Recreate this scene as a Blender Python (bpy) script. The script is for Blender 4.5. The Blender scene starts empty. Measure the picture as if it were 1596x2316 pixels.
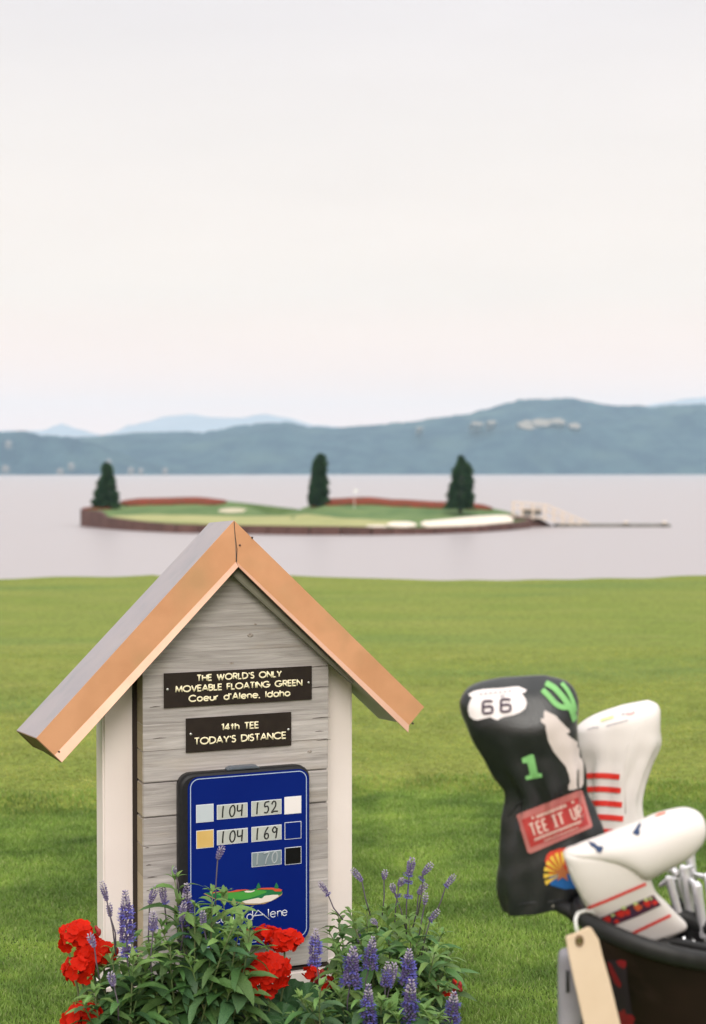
import bpy, bmesh, math, random
import numpy as np
from mathutils import Vector, Matrix, noise
from mathutils.bvhtree import BVHTree
random.seed(14)
rng = np.random.default_rng(14)
S = bpy.context.scene
COL = S.collection
R = math.radians

# ------------------------------------------------------------------ camera
CAM_H = 1.55
PITCH = math.atan(91 / 3309)
cam_d = bpy.data.cameras.new('camera')
cam = bpy.data.objects.new('camera', cam_d)
COL.objects.link(cam)
cam.location = (0, 0, CAM_H)
cam.rotation_euler = (R(90) - PITCH, 0, 0)
cam_d.sensor_fit = 'VERTICAL'
cam_d.sensor_height = 56
cam_d.lens = 56 * 3309 / 2316
cam_d.clip_start = 0.1
cam_d.clip_end = 20000
cam_d.dof.use_dof = True
cam_d.dof.focus_distance = 4.05
cam_d.dof.aperture_fstop = 5.3
S.camera = cam

# ------------------------------------------------------------------ sky and sun
SUN_EL, SUN_AZ = R(33), R(178)      # azimuth clockwise from +Y
w = bpy.data.worlds.new('World')
S.world = w
w.use_nodes = True
nt = w.node_tree
nt.nodes.clear()
def N(t, typ, **kw):
    n = t.nodes.new(typ)
    for k, v in kw.items():
        setattr(n, k, v)
    return n
out = N(nt, 'ShaderNodeOutputWorld')
bg = N(nt, 'ShaderNodeBackground')
bg.inputs['Strength'].default_value = 0.1
sky = N(nt, 'ShaderNodeTexSky')
sky.sky_type = 'NISHITA'
sky.sun_disc = False
sky.sun_elevation = SUN_EL
sky.sun_rotation = SUN_AZ
sky.air_density = 1.5
sky.dust_density = 3
tc = N(nt, 'ShaderNodeTexCoord')
sep = N(nt, 'ShaderNodeSeparateXYZ')
nt.links.new(tc.outputs['Generated'], sep.inputs[0])
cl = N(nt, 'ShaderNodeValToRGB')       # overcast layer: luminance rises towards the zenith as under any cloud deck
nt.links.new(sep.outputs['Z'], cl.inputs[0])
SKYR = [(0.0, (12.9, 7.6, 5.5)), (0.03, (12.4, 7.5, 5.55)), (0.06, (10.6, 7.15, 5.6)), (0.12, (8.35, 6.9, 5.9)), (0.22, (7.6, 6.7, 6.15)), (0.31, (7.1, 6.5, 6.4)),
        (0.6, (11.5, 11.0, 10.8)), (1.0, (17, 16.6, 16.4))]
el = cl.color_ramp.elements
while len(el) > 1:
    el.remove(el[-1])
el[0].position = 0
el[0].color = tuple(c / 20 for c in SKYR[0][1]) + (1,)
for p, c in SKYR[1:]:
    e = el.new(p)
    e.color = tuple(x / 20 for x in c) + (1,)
mp = N(nt, 'ShaderNodeMapping')
mp.inputs['Scale'].default_value = (1.4, 1.4, 7)
mp.inputs['Rotation'].default_value = (0, R(8), 0)
nt.links.new(tc.outputs['Generated'], mp.inputs[0])
nz = N(nt, 'ShaderNodeTexNoise')
nz.inputs['Scale'].default_value = 1.6
nz.inputs['Detail'].default_value = 4
nt.links.new(mp.outputs[0], nz.inputs['Vector'])
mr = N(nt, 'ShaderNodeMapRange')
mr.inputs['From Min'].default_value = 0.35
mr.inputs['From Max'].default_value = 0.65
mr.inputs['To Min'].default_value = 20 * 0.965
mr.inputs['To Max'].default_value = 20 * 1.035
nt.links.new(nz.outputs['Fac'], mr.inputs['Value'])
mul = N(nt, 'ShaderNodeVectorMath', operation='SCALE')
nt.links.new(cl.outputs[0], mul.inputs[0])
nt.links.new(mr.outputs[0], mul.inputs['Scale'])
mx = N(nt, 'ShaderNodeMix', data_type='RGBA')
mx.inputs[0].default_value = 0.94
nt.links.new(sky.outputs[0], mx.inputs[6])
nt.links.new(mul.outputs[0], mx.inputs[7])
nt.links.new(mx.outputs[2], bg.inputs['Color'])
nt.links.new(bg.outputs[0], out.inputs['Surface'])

sun_d = bpy.data.lights.new('sun', 'SUN')
sun = bpy.data.objects.new('sun', sun_d)
COL.objects.link(sun)
sun_d.energy = 1.5
sun_d.angle = R(28)
sun_d.color = (1, 0.95, 0.88)
sv = Vector((math.sin(SUN_AZ) * math.cos(SUN_EL), math.cos(SUN_AZ) * math.cos(SUN_EL), math.sin(SUN_EL)))
sun.rotation_euler = sv.to_track_quat('Z', 'Y').to_euler()
sun.location = (0, -5, 20)

S.view_settings.view_transform = 'Standard'
S.view_settings.look = 'None'
S.view_settings.exposure = 0.42
S.view_settings.gamma = 1
S.view_settings.use_curve_mapping = False
S.render.engine = 'CYCLES'
S.cycles.max_bounces = 7
S.cycles.diffuse_bounces = 3
S.cycles.glossy_bounces = 3
S.cycles.volume_bounces = 1
S.cycles.use_denoising = True

# ------------------------------------------------------------------ sight lines: a pixel of a 1596 x 2316 print gives a bearing
F = 3309.0
def bearing(px, py):
    x, y, z = (px - 798) / F, -(py - 1158) / F, -1.0
    c, s = math.cos(R(90) - PITCH), math.sin(R(90) - PITCH)
    return Vector((x, y * c - z * s, y * s + z * c))
def at(px, py, Y):
    d = bearing(px, py)
    t = Y / d.y
    return Vector((d.x * t, Y, CAM_H + d.z * t))
def on_level(px, py, z=0.0):
    d = bearing(px, py)
    t = (z - CAM_H) / d.z
    return Vector((d.x * t, d.y * t, z))

# ------------------------------------------------------------------ mesh helpers
class MB:
    def __init__(s):
        s.v, s.f, s.m, s.mats = [], [], [], []
    def add(s, vs, fs, mi=0):
        o = len(s.v)
        s.v += [tuple(p) for p in vs]
        s.f += [tuple(i + o for i in f) for f in fs]
        s.m += [mi] * len(fs)
        return s
    def box(s, lo, hi, mi=0):
        x0, y0, z0 = lo
        x1, y1, z1 = hi
        return s.add([(x0, y0, z0), (x1, y0, z0), (x1, y1, z0), (x0, y1, z0), (x0, y0, z1), (x1, y0, z1), (x1, y1, z1), (x0, y1, z1)],
                     [(0, 3, 2, 1), (4, 5, 6, 7), (0, 1, 5, 4), (1, 2, 6, 5), (2, 3, 7, 6), (3, 0, 4, 7)], mi)
    def prism(s, poly, y0, y1, mi=0, back=None):
        """poly: (x, z) outline; back: other outline for the far end"""
        n = len(poly)
        b = back or poly
        vs = [(x, y0, z) for x, z in poly] + [(x, y1, z) for x, z in b]
        area = sum(poly[i][0] * poly[(i + 1) % n][1] - poly[(i + 1) % n][0] * poly[i][1] for i in range(n))
        fs = [tuple(range(n)), tuple(range(2 * n - 1, n - 1, -1))] + [(i, i + n, (i + 1) % n + n, (i + 1) % n) for i in range(n)]
        if (area < 0) == (y0 < y1):
            fs = [f[::-1] for f in fs]
        return s.add(vs, fs, mi)
    def tube(s, pts, rad, n=8, mi=0, caps=True, flat=None):
        """flat: (axis vector, factor) squashes the section along an axis"""
        pts = [Vector(p) for p in pts]
        if not hasattr(rad, '__len__'):
            rad = [rad] * len(pts)
        rings = []
        ref = None
        for i, p in enumerate(pts):
            d = (pts[min(i + 1, len(pts) - 1)] - pts[max(i - 1, 0)])
            if d.length < 1e-9:
                d = Vector((0, 0, 1))
            d.normalize()
            if ref is None:
                ref = Vector((0, 1, 0)) if abs(d.y) < 0.9 else Vector((1, 0, 0))
            a = ref - d * ref.dot(d)
            if a.length < 1e-4:
                a = d.orthogonal()
            a.normalize()
            ref = a
            b = d.cross(a)
            ring = []
            for k in range(n):
                t = 2 * math.pi * k / n
                off = (a * math.cos(t) + b * math.sin(t)) * rad[i]
                if flat:
                    ax, fc = flat
                    off = off - ax * off.dot(ax) * (1 - fc)
                ring.append(p + off)
            rings.append(ring)
        return s.loft(rings, mi, caps)
    def loft(s, rings, mi=0, caps=True):
        n = len(rings[0])
        vs = [p for r in rings for p in r]
        fs = []
        for i in range(len(rings) - 1):
            for k in range(n):
                a, b = i * n + k, i * n + (k + 1) % n
                fs.append((a, b, b + n, a + n))
        if caps:
            fs.append(tuple(range(n - 1, -1, -1)))
            fs.append(tuple(range((len(rings) - 1) * n, len(rings) * n)))
        return s.add(vs, fs, mi)
    def ball(s, c, r, sub=1, mi=0, scale=(1, 1, 1), rot=None):
        bm = bmesh.new()
        bmesh.ops.create_icosphere(bm, subdivisions=sub, radius=1)
        vs = []
        for v in bm.verts:
            p = Vector((v.co.x * scale[0], v.co.y * scale[1], v.co.z * scale[2])) * r
            if rot is not None:
                p = rot @ p
            vs.append(p + Vector(c))
        fs = [tuple(v.index for v in f.verts) for f in bm.faces]
        bm.free()
        return s.add(vs, fs, mi)

def mesh_from(name, mb, mats, smooth=False, bevel=0, fix=True, segs=1):
    me = bpy.data.meshes.new(name)
    me.from_pydata(mb.v, [], mb.f)
    for m in (mats if isinstance(mats, (list, tuple)) else [mats]):
        me.materials.append(m)
    me.polygons.foreach_set('material_index', mb.m)
    if bevel or fix:
        bm = bmesh.new()
        bm.from_mesh(me)
        if fix:
            bmesh.ops.recalc_face_normals(bm, faces=bm.faces)
        if bevel:
            es = [e for e in bm.edges if e.is_manifold and e.calc_face_angle(0) > 0.5]
            bmesh.ops.bevel(bm, geom=es, offset=bevel, segments=segs, affect='EDGES', clamp_overlap=True)
        bm.to_mesh(me)
        bm.free()
    if smooth:
        me.polygons.foreach_set('use_smooth', [True] * len(me.polygons))
        if smooth != 'all':
            me.set_sharp_from_angle(angle=R(40))
    me.update()
    return me
def link(name, data, parent=None, loc=(0, 0, 0)):
    o = bpy.data.objects.new(name, data)
    COL.objects.link(o)
    o.location = loc
    if parent is not None:
        o.parent = parent
    return o
def obj(name, mb, mats, parent=None, loc=(0, 0, 0), **kw):
    label = kw.pop('label', None)
    o = link(name, mesh_from(name, mb, mats, **kw), parent, loc)
    if label:
        o['label'] = label
    return o
def thing(name, label, cat, loc=(0, 0, 0), rz=0, group=None):
    o = link(name, None, None, loc)
    o.rotation_euler = (0, 0, rz)
    return tag(o, label, cat, group)
def tag(o, label, cat, group=None):
    o['label'] = label
    o['category'] = cat
    if group:
        o['group'] = group
    return o
def kind(o, k, label=None, cat=None):
    o['kind'] = k
    if label:
        o['label'] = label
    if cat:
        o['category'] = cat
    return o
def clip_poly(poly, a, b, c):
    """keep a*x + b*z <= c"""
    res = []
    for i in range(len(poly)):
        p, q = poly[i], poly[(i + 1) % len(poly)]
        dp, dq = a * p[0] + b * p[1] - c, a * q[0] + b * q[1] - c
        if dp <= 0:
            res.append(p)
        if (dp < 0) != (dq < 0) and abs(dp - dq) > 1e-12:
            t = dp / (dp - dq)
            res.append((p[0] + t * (q[0] - p[0]), p[1] + t * (q[1] - p[1])))
    return res

# ------------------------------------------------------------------ materials
def srgb(r, g, b):
    return tuple(((c / 255 + 0.055) / 1.055) ** 2.4 if c > 10 else c / 255 / 12.92 for c in (r, g, b))
def mat(name, c1, c2=None, scale=8, detail=4, stretch=(1, 1, 1), rough=0.6, metal=0, bump=0, bump_scale=None, spec=0.5,
        lo=0.35, hi=0.65, coords='Object', rand=0.0, hue_rand=0.0, trans=0, sheen=0, c3=None, s3=2, rot=(0, 0, 0), bump_dist=0.01):
    m = bpy.data.materials.new(name)
    m.use_nodes = True
    t = m.node_tree
    t.nodes.clear()
    o = N(t, 'ShaderNodeOutputMaterial')
    p = N(t, 'ShaderNodeBsdfPrincipled')
    p.inputs['Roughness'].default_value = rough
    p.inputs['Metallic'].default_value = metal
    p.inputs['Specular IOR Level'].default_value = spec
    if sheen:
        p.inputs['Sheen Weight'].default_value = sheen
    tcn = N(t, 'ShaderNodeTexCoord')
    mpn = N(t, 'ShaderNodeMapping')
    mpn.inputs['Scale'].default_value = stretch
    mpn.inputs['Rotation'].default_value = rot
    oi = N(t, 'ShaderNodeObjectInfo')
    add = N(t, 'ShaderNodeVectorMath', operation='ADD')
    sc = N(t, 'ShaderNodeMath', operation='MULTIPLY')
    sc.inputs[1].default_value = 37.0 if rand >= 0 else 0
    t.links.new(oi.outputs['Random'], sc.inputs[0])
    t.links.new(tcn.outputs[coords], mpn.inputs[0])
    t.links.new(mpn.outputs[0], add.inputs[0])
    t.links.new(sc.outputs[0], add.inputs[1])
    vec = add.outputs[0]
    col = None
    if c2 is not None:
        n1 = N(t, 'ShaderNodeTexNoise')
        n1.inputs['Scale'].default_value = scale
        n1.inputs['Detail'].default_value = detail
        t.links.new(vec, n1.inputs['Vector'])
        mr1 = N(t, 'ShaderNodeMapRange')
        mr1.inputs['From Min'].default_value = lo
        mr1.inputs['From Max'].default_value = hi
        t.links.new(n1.outputs['Fac'], mr1.inputs['Value'])
        mxn = N(t, 'ShaderNodeMix', data_type='RGBA')
        mxn.inputs[6].default_value = (*c1, 1)
        mxn.inputs[7].default_value = (*c2, 1)
        t.links.new(mr1.outputs[0], mxn.inputs[0])
        col = mxn.outputs[2]
        if c3 is not None:
            n3 = N(t, 'ShaderNodeTexNoise')
            n3.inputs['Scale'].default_value = s3
            n3.inputs['Detail'].default_value = 3
            t.links.new(tcn.outputs[coords], n3.inputs['Vector'])
            mr3 = N(t, 'ShaderNodeMapRange')
            mr3.inputs['From Min'].default_value = 0.52
            mr3.inputs['From Max'].default_value = 0.72
            t.links.new(n3.outputs['Fac'], mr3.inputs['Value'])
            mx3 = N(t, 'ShaderNodeMix', data_type='RGBA')
            t.links.new(mr3.outputs[0], mx3.inputs[0])
            t.links.new(col, mx3.inputs[6])
            mx3.inputs[7].default_value = (*c3, 1)
            col = mx3.outputs[2]
    if rand > 0 or hue_rand > 0:
        hs = N(t, 'ShaderNodeHueSaturation')
        if col is not None:
            t.links.new(col, hs.inputs['Color'])
        else:
            hs.inputs['Color'].default_value = (*c1, 1)
        r1 = N(t, 'ShaderNodeMapRange')
        r1.inputs['To Min'].default_value = 1 - rand
        r1.inputs['To Max'].default_value = 1 + rand
        t.links.new(oi.outputs['Random'], r1.inputs['Value'])
        t.links.new(r1.outputs[0], hs.inputs['Value'])
        if hue_rand:
            w1 = N(t, 'ShaderNodeTexWhiteNoise', noise_dimensions='1D')
            t.links.new(oi.outputs['Random'], w1.inputs['W'])
            r2 = N(t, 'ShaderNodeMapRange')
            r2.inputs['To Min'].default_value = 0.5 - hue_rand
            r2.inputs['To Max'].default_value = 0.5 + hue_rand
            t.links.new(w1.outputs['Value'], r2.inputs['Value'])
            t.links.new(r2.outputs[0], hs.inputs['Hue'])
        col = hs.outputs[0]
    if col is not None:
        t.links.new(col, p.inputs['Base Color'])
    else:
        p.inputs['Base Color'].default_value = (*c1, 1)
    if bump:
        n2 = N(t, 'ShaderNodeTexNoise')
        n2.inputs['Scale'].default_value = bump_scale or scale
        n2.inputs['Detail'].default_value = 5
        t.links.new(vec, n2.inputs['Vector'])
        b = N(t, 'ShaderNodeBump')
        b.inputs['Strength'].default_value = bump
        b.inputs['Distance'].default_value = bump_dist
        t.links.new(n2.outputs['Fac'], b.inputs['Height'])
        t.links.new(b.outputs[0], p.inputs['Normal'])
    if trans:
        tr = N(t, 'ShaderNodeBsdfTranslucent')
        if col is not None:
            t.links.new(col, tr.inputs['Color'])
        else:
            tr.inputs['Color'].default_value = (*c1, 1)
        ms = N(t, 'ShaderNodeMixShader')
        ms.inputs[0].default_value = trans
        t.links.new(p.outputs[0], ms.inputs[1])
        t.links.new(tr.outputs[0], ms.inputs[2])
        t.links.new(ms.outputs[0], o.inputs['Surface'])
    else:
        t.links.new(p.outputs[0], o.inputs['Surface'])
    return m
def bsdf(m):
    return next(n for n in m.node_tree.nodes if n.type == 'BSDF_PRINCIPLED')
# ================================================================== THE SETTING
WATER_Z = -4.25
# ---- lake
def lake():
    m = mat('lake_water', (0.35, 0.315, 0.32), rough=0.38, spec=0.5, rand=-1)
    t = m.node_tree
    p = bsdf(m)
    p.inputs['IOR'].default_value = 1.33
    tcn = N(t, 'ShaderNodeTexCoord')
    mpn = N(t, 'ShaderNodeMapping')
    mpn.inputs['Scale'].default_value = (0.45, 1.0, 1)
    n1 = N(t, 'ShaderNodeTexNoise')
    n1.inputs['Scale'].default_value = 0.55
    n1.inputs['Detail'].default_value = 6
    n1.inputs['Roughness'].default_value = 0.6
    t.links.new(tcn.outputs['Object'], mpn.inputs[0])
    t.links.new(mpn.outputs[0], n1.inputs['Vector'])
    b = N(t, 'ShaderNodeBump')
    b.inputs['Strength'].default_value = 0.6
    b.inputs['Distance'].default_value = 0.14
    t.links.new(n1.outputs['Fac'], b.inputs['Height'])
    t.links.new(b.outputs[0], p.inputs['Normal'])
    mb = MB()
    mb.add([(-6000, -400, WATER_Z), (6000, -400, WATER_Z), (6000, 9000, WATER_Z), (-6000, 9000, WATER_Z)], [(0, 1, 2, 3)])
    kind(obj('lake', mb, m, fix=False), 'structure', 'pale grey lake with fine ripples under an overcast sky', 'lake')
lake()

# ---- hills across the lake
def profile(pts, x):
    if x <= pts[0][0]:
        return pts[0][1]
    for (a, ya), (b, yb) in zip(pts, pts[1:]):
        if x <= b:
            t = (x - a) / (b - a)
            t = t * t * (3 - 2 * t)
            return ya + (yb - ya) * t
    return pts[-1][1]
def hills(name, label, Y0, Y1, pts, m, px0, px1, n=420, rows=26, rough_m=3.0, tree=3.0):
    vs, fs = [], []
    for i in range(n + 1):
        px = px0 + (px1 - px0) * i / n
        X = (px - 798) / F * Y1
        top = at(px, profile(pts, px), Y1).z
        H = top - WATER_Z
        for j in range(rows + 1):
            s = j / rows
            Y = Y0 + (Y1 - Y0) * s
            f = 0.55 * math.sin(s * math.pi / 2) + 0.45 * s
            nzv = noise.fractal(Vector((X / 240, Y / 240, 1.7)), 1.0, 2.0, 5)
            z = WATER_Z - 1 + (H + 1) * f * (1 + 0.25 * nzv * math.sin(s * math.pi))
            z += tree * noise.noise(Vector((X / 14, Y / 20, 5))) + tree * (random.random() - 0.3) * 0.8 if s > 0 else 0
            vs.append((X, Y, z))
        vs.append((X, Y1 + (Y1 - Y0) * 0.7, WATER_Z - 2))
    c = rows + 2
    for i in range(n):
        for j in range(rows + 1):
            a = i * c + j
            fs.append((a, a + c, a + c + 1, a + 1))
    mb = MB()
    mb.add(vs, fs)
    o = obj(name, mb, m, fix=False, smooth='all')
    return kind(o, 'structure', label, 'hills')
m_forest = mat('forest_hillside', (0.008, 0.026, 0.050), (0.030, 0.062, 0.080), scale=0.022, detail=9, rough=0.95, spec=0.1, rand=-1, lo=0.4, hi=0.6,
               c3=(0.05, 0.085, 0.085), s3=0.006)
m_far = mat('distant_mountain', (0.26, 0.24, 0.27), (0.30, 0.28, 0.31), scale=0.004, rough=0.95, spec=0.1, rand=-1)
P_main = [(-600, 1002), (-300, 1000), (0, 992), (100, 993), (180, 990), (260, 985), (340, 979), (420, 976), (450, 979), (480, 975), (540, 963), (600, 957), (650, 955),
          (700, 965), (760, 968), (840, 962), (920, 955), (1000, 944), (1050, 938), (1100, 925), (1150, 911), (1180, 903), (1230, 903), (1290, 900),
          (1330, 908), (1380, 918), (1440, 917), (1470, 921), (1500, 917), (1596, 914), (1750, 920), (1950, 930), (2300, 960)]
P_left = [(-600, 960), (-200, 972), (0, 977), (60, 978), (95, 985), (150, 988), (200, 1000), (260, 1020), (330, 1046), (420, 1066), (470, 1074)]
P_far = [(-700, 960), (-300, 975), (100, 974), (140, 958), (175, 970), (230, 984), (270, 975), (330, 954), (380, 941), (430, 937), (480, 944), (540, 945), (600, 936),
         (640, 944), (720, 962), (900, 985), (1200, 990), (1400, 935), (1490, 912), (1560, 901), (1620, 897), (1800, 880), (2300, 900)]
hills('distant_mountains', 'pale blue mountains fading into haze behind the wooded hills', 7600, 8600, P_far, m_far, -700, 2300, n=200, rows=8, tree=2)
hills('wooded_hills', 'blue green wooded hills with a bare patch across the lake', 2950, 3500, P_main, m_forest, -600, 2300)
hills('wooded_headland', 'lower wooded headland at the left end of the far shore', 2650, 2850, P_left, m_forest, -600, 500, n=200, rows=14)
# bare clearings on the hill: ground sheets of dry grass lying on the slope
m_clear = mat('dry_clearing', (0.29, 0.24, 0.19), (0.20, 0.18, 0.15), scale=0.03, rough=0.95, spec=0.1, rand=-1)
def clearing(cx, cy, w_, h_, k, Y=3290):
    mb = MB()
    c = at(cx, cy, Y)
    n = 18
    ring = []
    for i in range(n):
        a = 2 * math.pi * i / n
        rr = 0.75 + 0.35 * noise.noise(Vector((i * 0.7, k * 3.1, 0))) + 0.1 * random.random()
        ring.append((c.x + math.cos(a) * rr * w_ / 2 / F * Y, Y + math.sin(a) * rr * 30, c.z + math.sin(a) * rr * h_ / 2 / F * Y))
    vs = ring + [(x, y + 60, z - 12) for x, y, z in ring]
    mb.add(vs, [tuple(range(n))] + [(i, (i + 1) % n, (i + 1) % n + n, i + n) for i in range(n)])
    return mb
mb_all = [(1196, 960, 60, 26), (1228, 955, 62, 22), (1262, 952, 44, 18), (1300, 962, 32, 16), (1080, 957, 34, 12), (1112, 954, 26, 12), (950, 967, 18, 8)]
for k, (a, b_, c_, d_) in enumerate(mb_all):
    o = obj('hill_clearing', clearing(a, b_, c_, d_, k, 3170), m_clear, fix=False)
    kind(o, 'structure', 'pale bare clearing high on the wooded hill', 'clearing')

# ---- small houses on the far shore
m_wall = mat('shore_house_wall', (0.12, 0.115, 0.11), (0.15, 0.145, 0.14), rand=0.1)
m_shroof = mat('shore_house_roof', (0.25, 0.2, 0.18), (0.32, 0.28, 0.26), rand=0.1)
shore = [(161, 1052, 2620, 12, 'cream house on the slope left of the leftmost island tree'), (136, 1066, 2600, 14, 'wide pale house at the waterline left of the leftmost island tree'),
         (296, 1065, 2600, 13, 'pale house at the waterline just right of the leftmost island tree'), (318, 1064, 2600, 9, 'small pale house at the waterline, second right of the leftmost island tree'),
         (373, 1065, 2600, 10, 'small cream house at the waterline farthest from the headland tip'), (246, 1046, 2620, 9, 'tiny pale house above the top of the leftmost island tree'),
         (12, 1058, 2600, 16, 'broad pinkish house at the left edge of the photo by the lake'), (19, 1003, 2700, 12, 'pale house high on the headland at the left edge')]
for k, (px, py, Y, wpx, lab) in enumerate(shore):
    t = thing('shore_house', lab, 'house', at(px, py + 4, Y), 0, 'small houses on the far shore')
    W_ = wpx / F * Y
    h_ = 4 + (k % 3)
    mb = MB()
    mb.box((-W_ / 2, -5, -6), (W_ / 2, 5, h_))
    obj('wall', mb, m_wall, t)
    mb = MB()
    mb.prism([(-W_ / 2 - 1, h_ + .05), (W_ / 2 + 1, h_ + .05), (0, h_ + 3.4)], -6, 6)
    obj('roof', mb, m_shroof, t)
    for q in (-.28, 0.02, .3):
        mb = MB()
        mb.box((W_ * q - .6, -5.1, 1.5), (W_ * q + .8, -4.95, 3.4))
        obj('window', mb, m_far, t)

# ---- ground: tee plateau, bank down to the lake
def edge_y(x):       # front edge of the mown tee
    return 6.75 + 0.20 * math.sin(x * 1.9 + 0.6) + 0.10 * math.sin(x * 5.1) + 0.07 * noise.noise(Vector((x * 3, 0, 0)))
def far_edge(x):
    return 20.6 + 0.5 * math.sin(x * 0.8 + 3.2) + 0.35 * noise.noise(Vector((x * 1.3, 3, 0))) + (-1.3 if -2.9 < x < -1.2 else 0) * math.sin((x + 2.9) / 1.7 * math.pi)
TEE_H = 0.055
def ground_z(x, y):
    e = edge_y(x)
    s = min(1, max(0, (y - e) / 0.22))
    z = -0.0 + TEE_H * (s * s * (3 - 2 * s))
    z += 0.006 * math.sin(x * 1.9 + 0.7) * math.sin(y * 2.3 + 0.4)
    fe = far_edge(x)
    if y > fe:
        d = y - fe
        z -= min(6.5, d * d * 0.25 if d < 1.2 else 0.36 + (d - 1.2) * 0.75)
    if y > 13:
        z += 0.02 * noise.noise(Vector((x * 0.4, y * 0.25, 3))) * min(1, (y - 13) / 3)
    return z
def ground():
    xs = sorted(set([-400, -200, -100, -60, -40, -30] + [round(-24 + i * 0.8, 3) for i in range(25)] + [round(-4.8 + i * 0.1, 3) for i in range(97)] + [round(4.9 + i * 0.8, 3) for i in range(25)] + [30, 40, 60, 100, 200, 400]))
    ys = sorted(set([-300, -100, -40, -15, -5, 0] + [round(1 + i * 0.5, 3) for i in range(6)] + [round(4 + i * 0.08, 3) for i in range(48)] + [round(8 + i * 0.4, 3) for i in range(28)] + [round(19.2 + i * 0.12, 3) for i in range(30)] + [round(23 + i * 1.0, 3) for i in range(10)]))
    vs = [(x, y, ground_z(x, y)) for x in xs for y in ys]
    ny = len(ys)
    fs, mi = [], []
    for i in range(len(xs) - 1):
        for j in range(ny - 1):
            a = i * ny + j
            fs.append((a, a + ny, a + ny + 1, a + 1))
            xm, ym = (xs[i] + xs[i + 1]) / 2, (ys[j] + ys[j + 1]) / 2
            mi.append(1 if edge_y(xm) < ym < far_edge(xm) + 0.4 else 0)
    mb = MB()
    mb.add(vs, fs)
    mb.m = mi
    m_rough = mat('rough_ground', (0.05, 0.085, 0.018), (0.085, 0.12, 0.03), scale=5, rough=0.95, spec=0.1, rand=-1, bump=0.6, bump_scale=60)
    m_tee = bpy.data.materials.new('mown_tee_turf')
    m_tee.use_nodes = True
    t = m_tee.node_tree
    p = bsdf(m_tee)
    p.inputs['Roughness'].default_value = 0.9
    p.inputs['Specular IOR Level'].default_value = 0.15
    tcn = N(t, 'ShaderNodeTexCoord')
    def nsnode(scale, st, det=4):
        a = N(t, 'ShaderNodeMapping')
        a.inputs['Scale'].default_value = st
        b = N(t, 'ShaderNodeTexNoise')
        b.inputs['Scale'].default_value = scale
        b.inputs['Detail'].default_value = det
        t.links.new(tcn.outputs['Object'], a.inputs[0])
        t.links.new(a.outputs[0], b.inputs['Vector'])
        return b.outputs['Fac']
    def ramp(f, lo, hi, ca, cb, prev=None):
        r_ = N(t, 'ShaderNodeMapRange')
        r_.inputs['From Min'].default_value = lo
        r_.inputs['From Max'].default_value = hi
        t.links.new(f, r_.inputs['Value'])
        x_ = N(t, 'ShaderNodeMix', data_type='RGBA')
        t.links.new(r_.outputs[0], x_.inputs[0])
        if prev is None:
            x_.inputs[6].default_value = (*ca, 1)
        else:
            t.links.new(prev, x_.inputs[6])
        x_.inputs[7].default_value = (*cb, 1)
        return x_.outputs[2]
    c = ramp(nsnode(0.9, (0.55, 1.2, 1), 5), 0.3, 0.7, (0.138, 0.186, 0.030), (0.185, 0.212, 0.042))
    c = ramp(nsnode(1.6, (0.6, 1.5, 1), 4), 0.52, 0.85, None, (0.185, 0.205, 0.048), c)
    c = ramp(nsnode(0.45, (0.4, 1.6, 1), 3), 0.53, 0.7, None, (0.12, 0.175, 0.036), c)
    f2 = nsnode(26, (1, 1, 1), 8)
    hs = N(t, 'ShaderNodeHueSaturation')
    r_ = N(t, 'ShaderNodeMapRange')
    r_.inputs['From Min'].default_value = 0.3
    r_.inputs['From Max'].default_value = 0.7
    r_.inputs['To Min'].default_value = 0.70
    r_.inputs['To Max'].default_value = 1.30
    t.links.new(f2, r_.inputs['Value'])
    t.links.new(r_.outputs[0], hs.inputs['Value'])
    t.links.new(c, hs.inputs['Color'])
    t.links.new(hs.outputs[0], p.inputs['Base Color'])
    b = N(t, 'ShaderNodeBump')
    b.inputs['Strength'].default_value = 0.5
    b.inputs['Distance'].default_value = 0.006
    t.links.new(nsnode(160, (1, 1, 1), 3), b.inputs['Height'])
    t.links.new(b.outputs[0], p.inputs['Normal'])
    kind(obj('ground', mb, [m_rough, m_tee], fix=False, smooth='all'), 'structure', 'mown golf tee with rougher grass in front and a bank to the lake', 'lawn')
ground()

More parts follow.
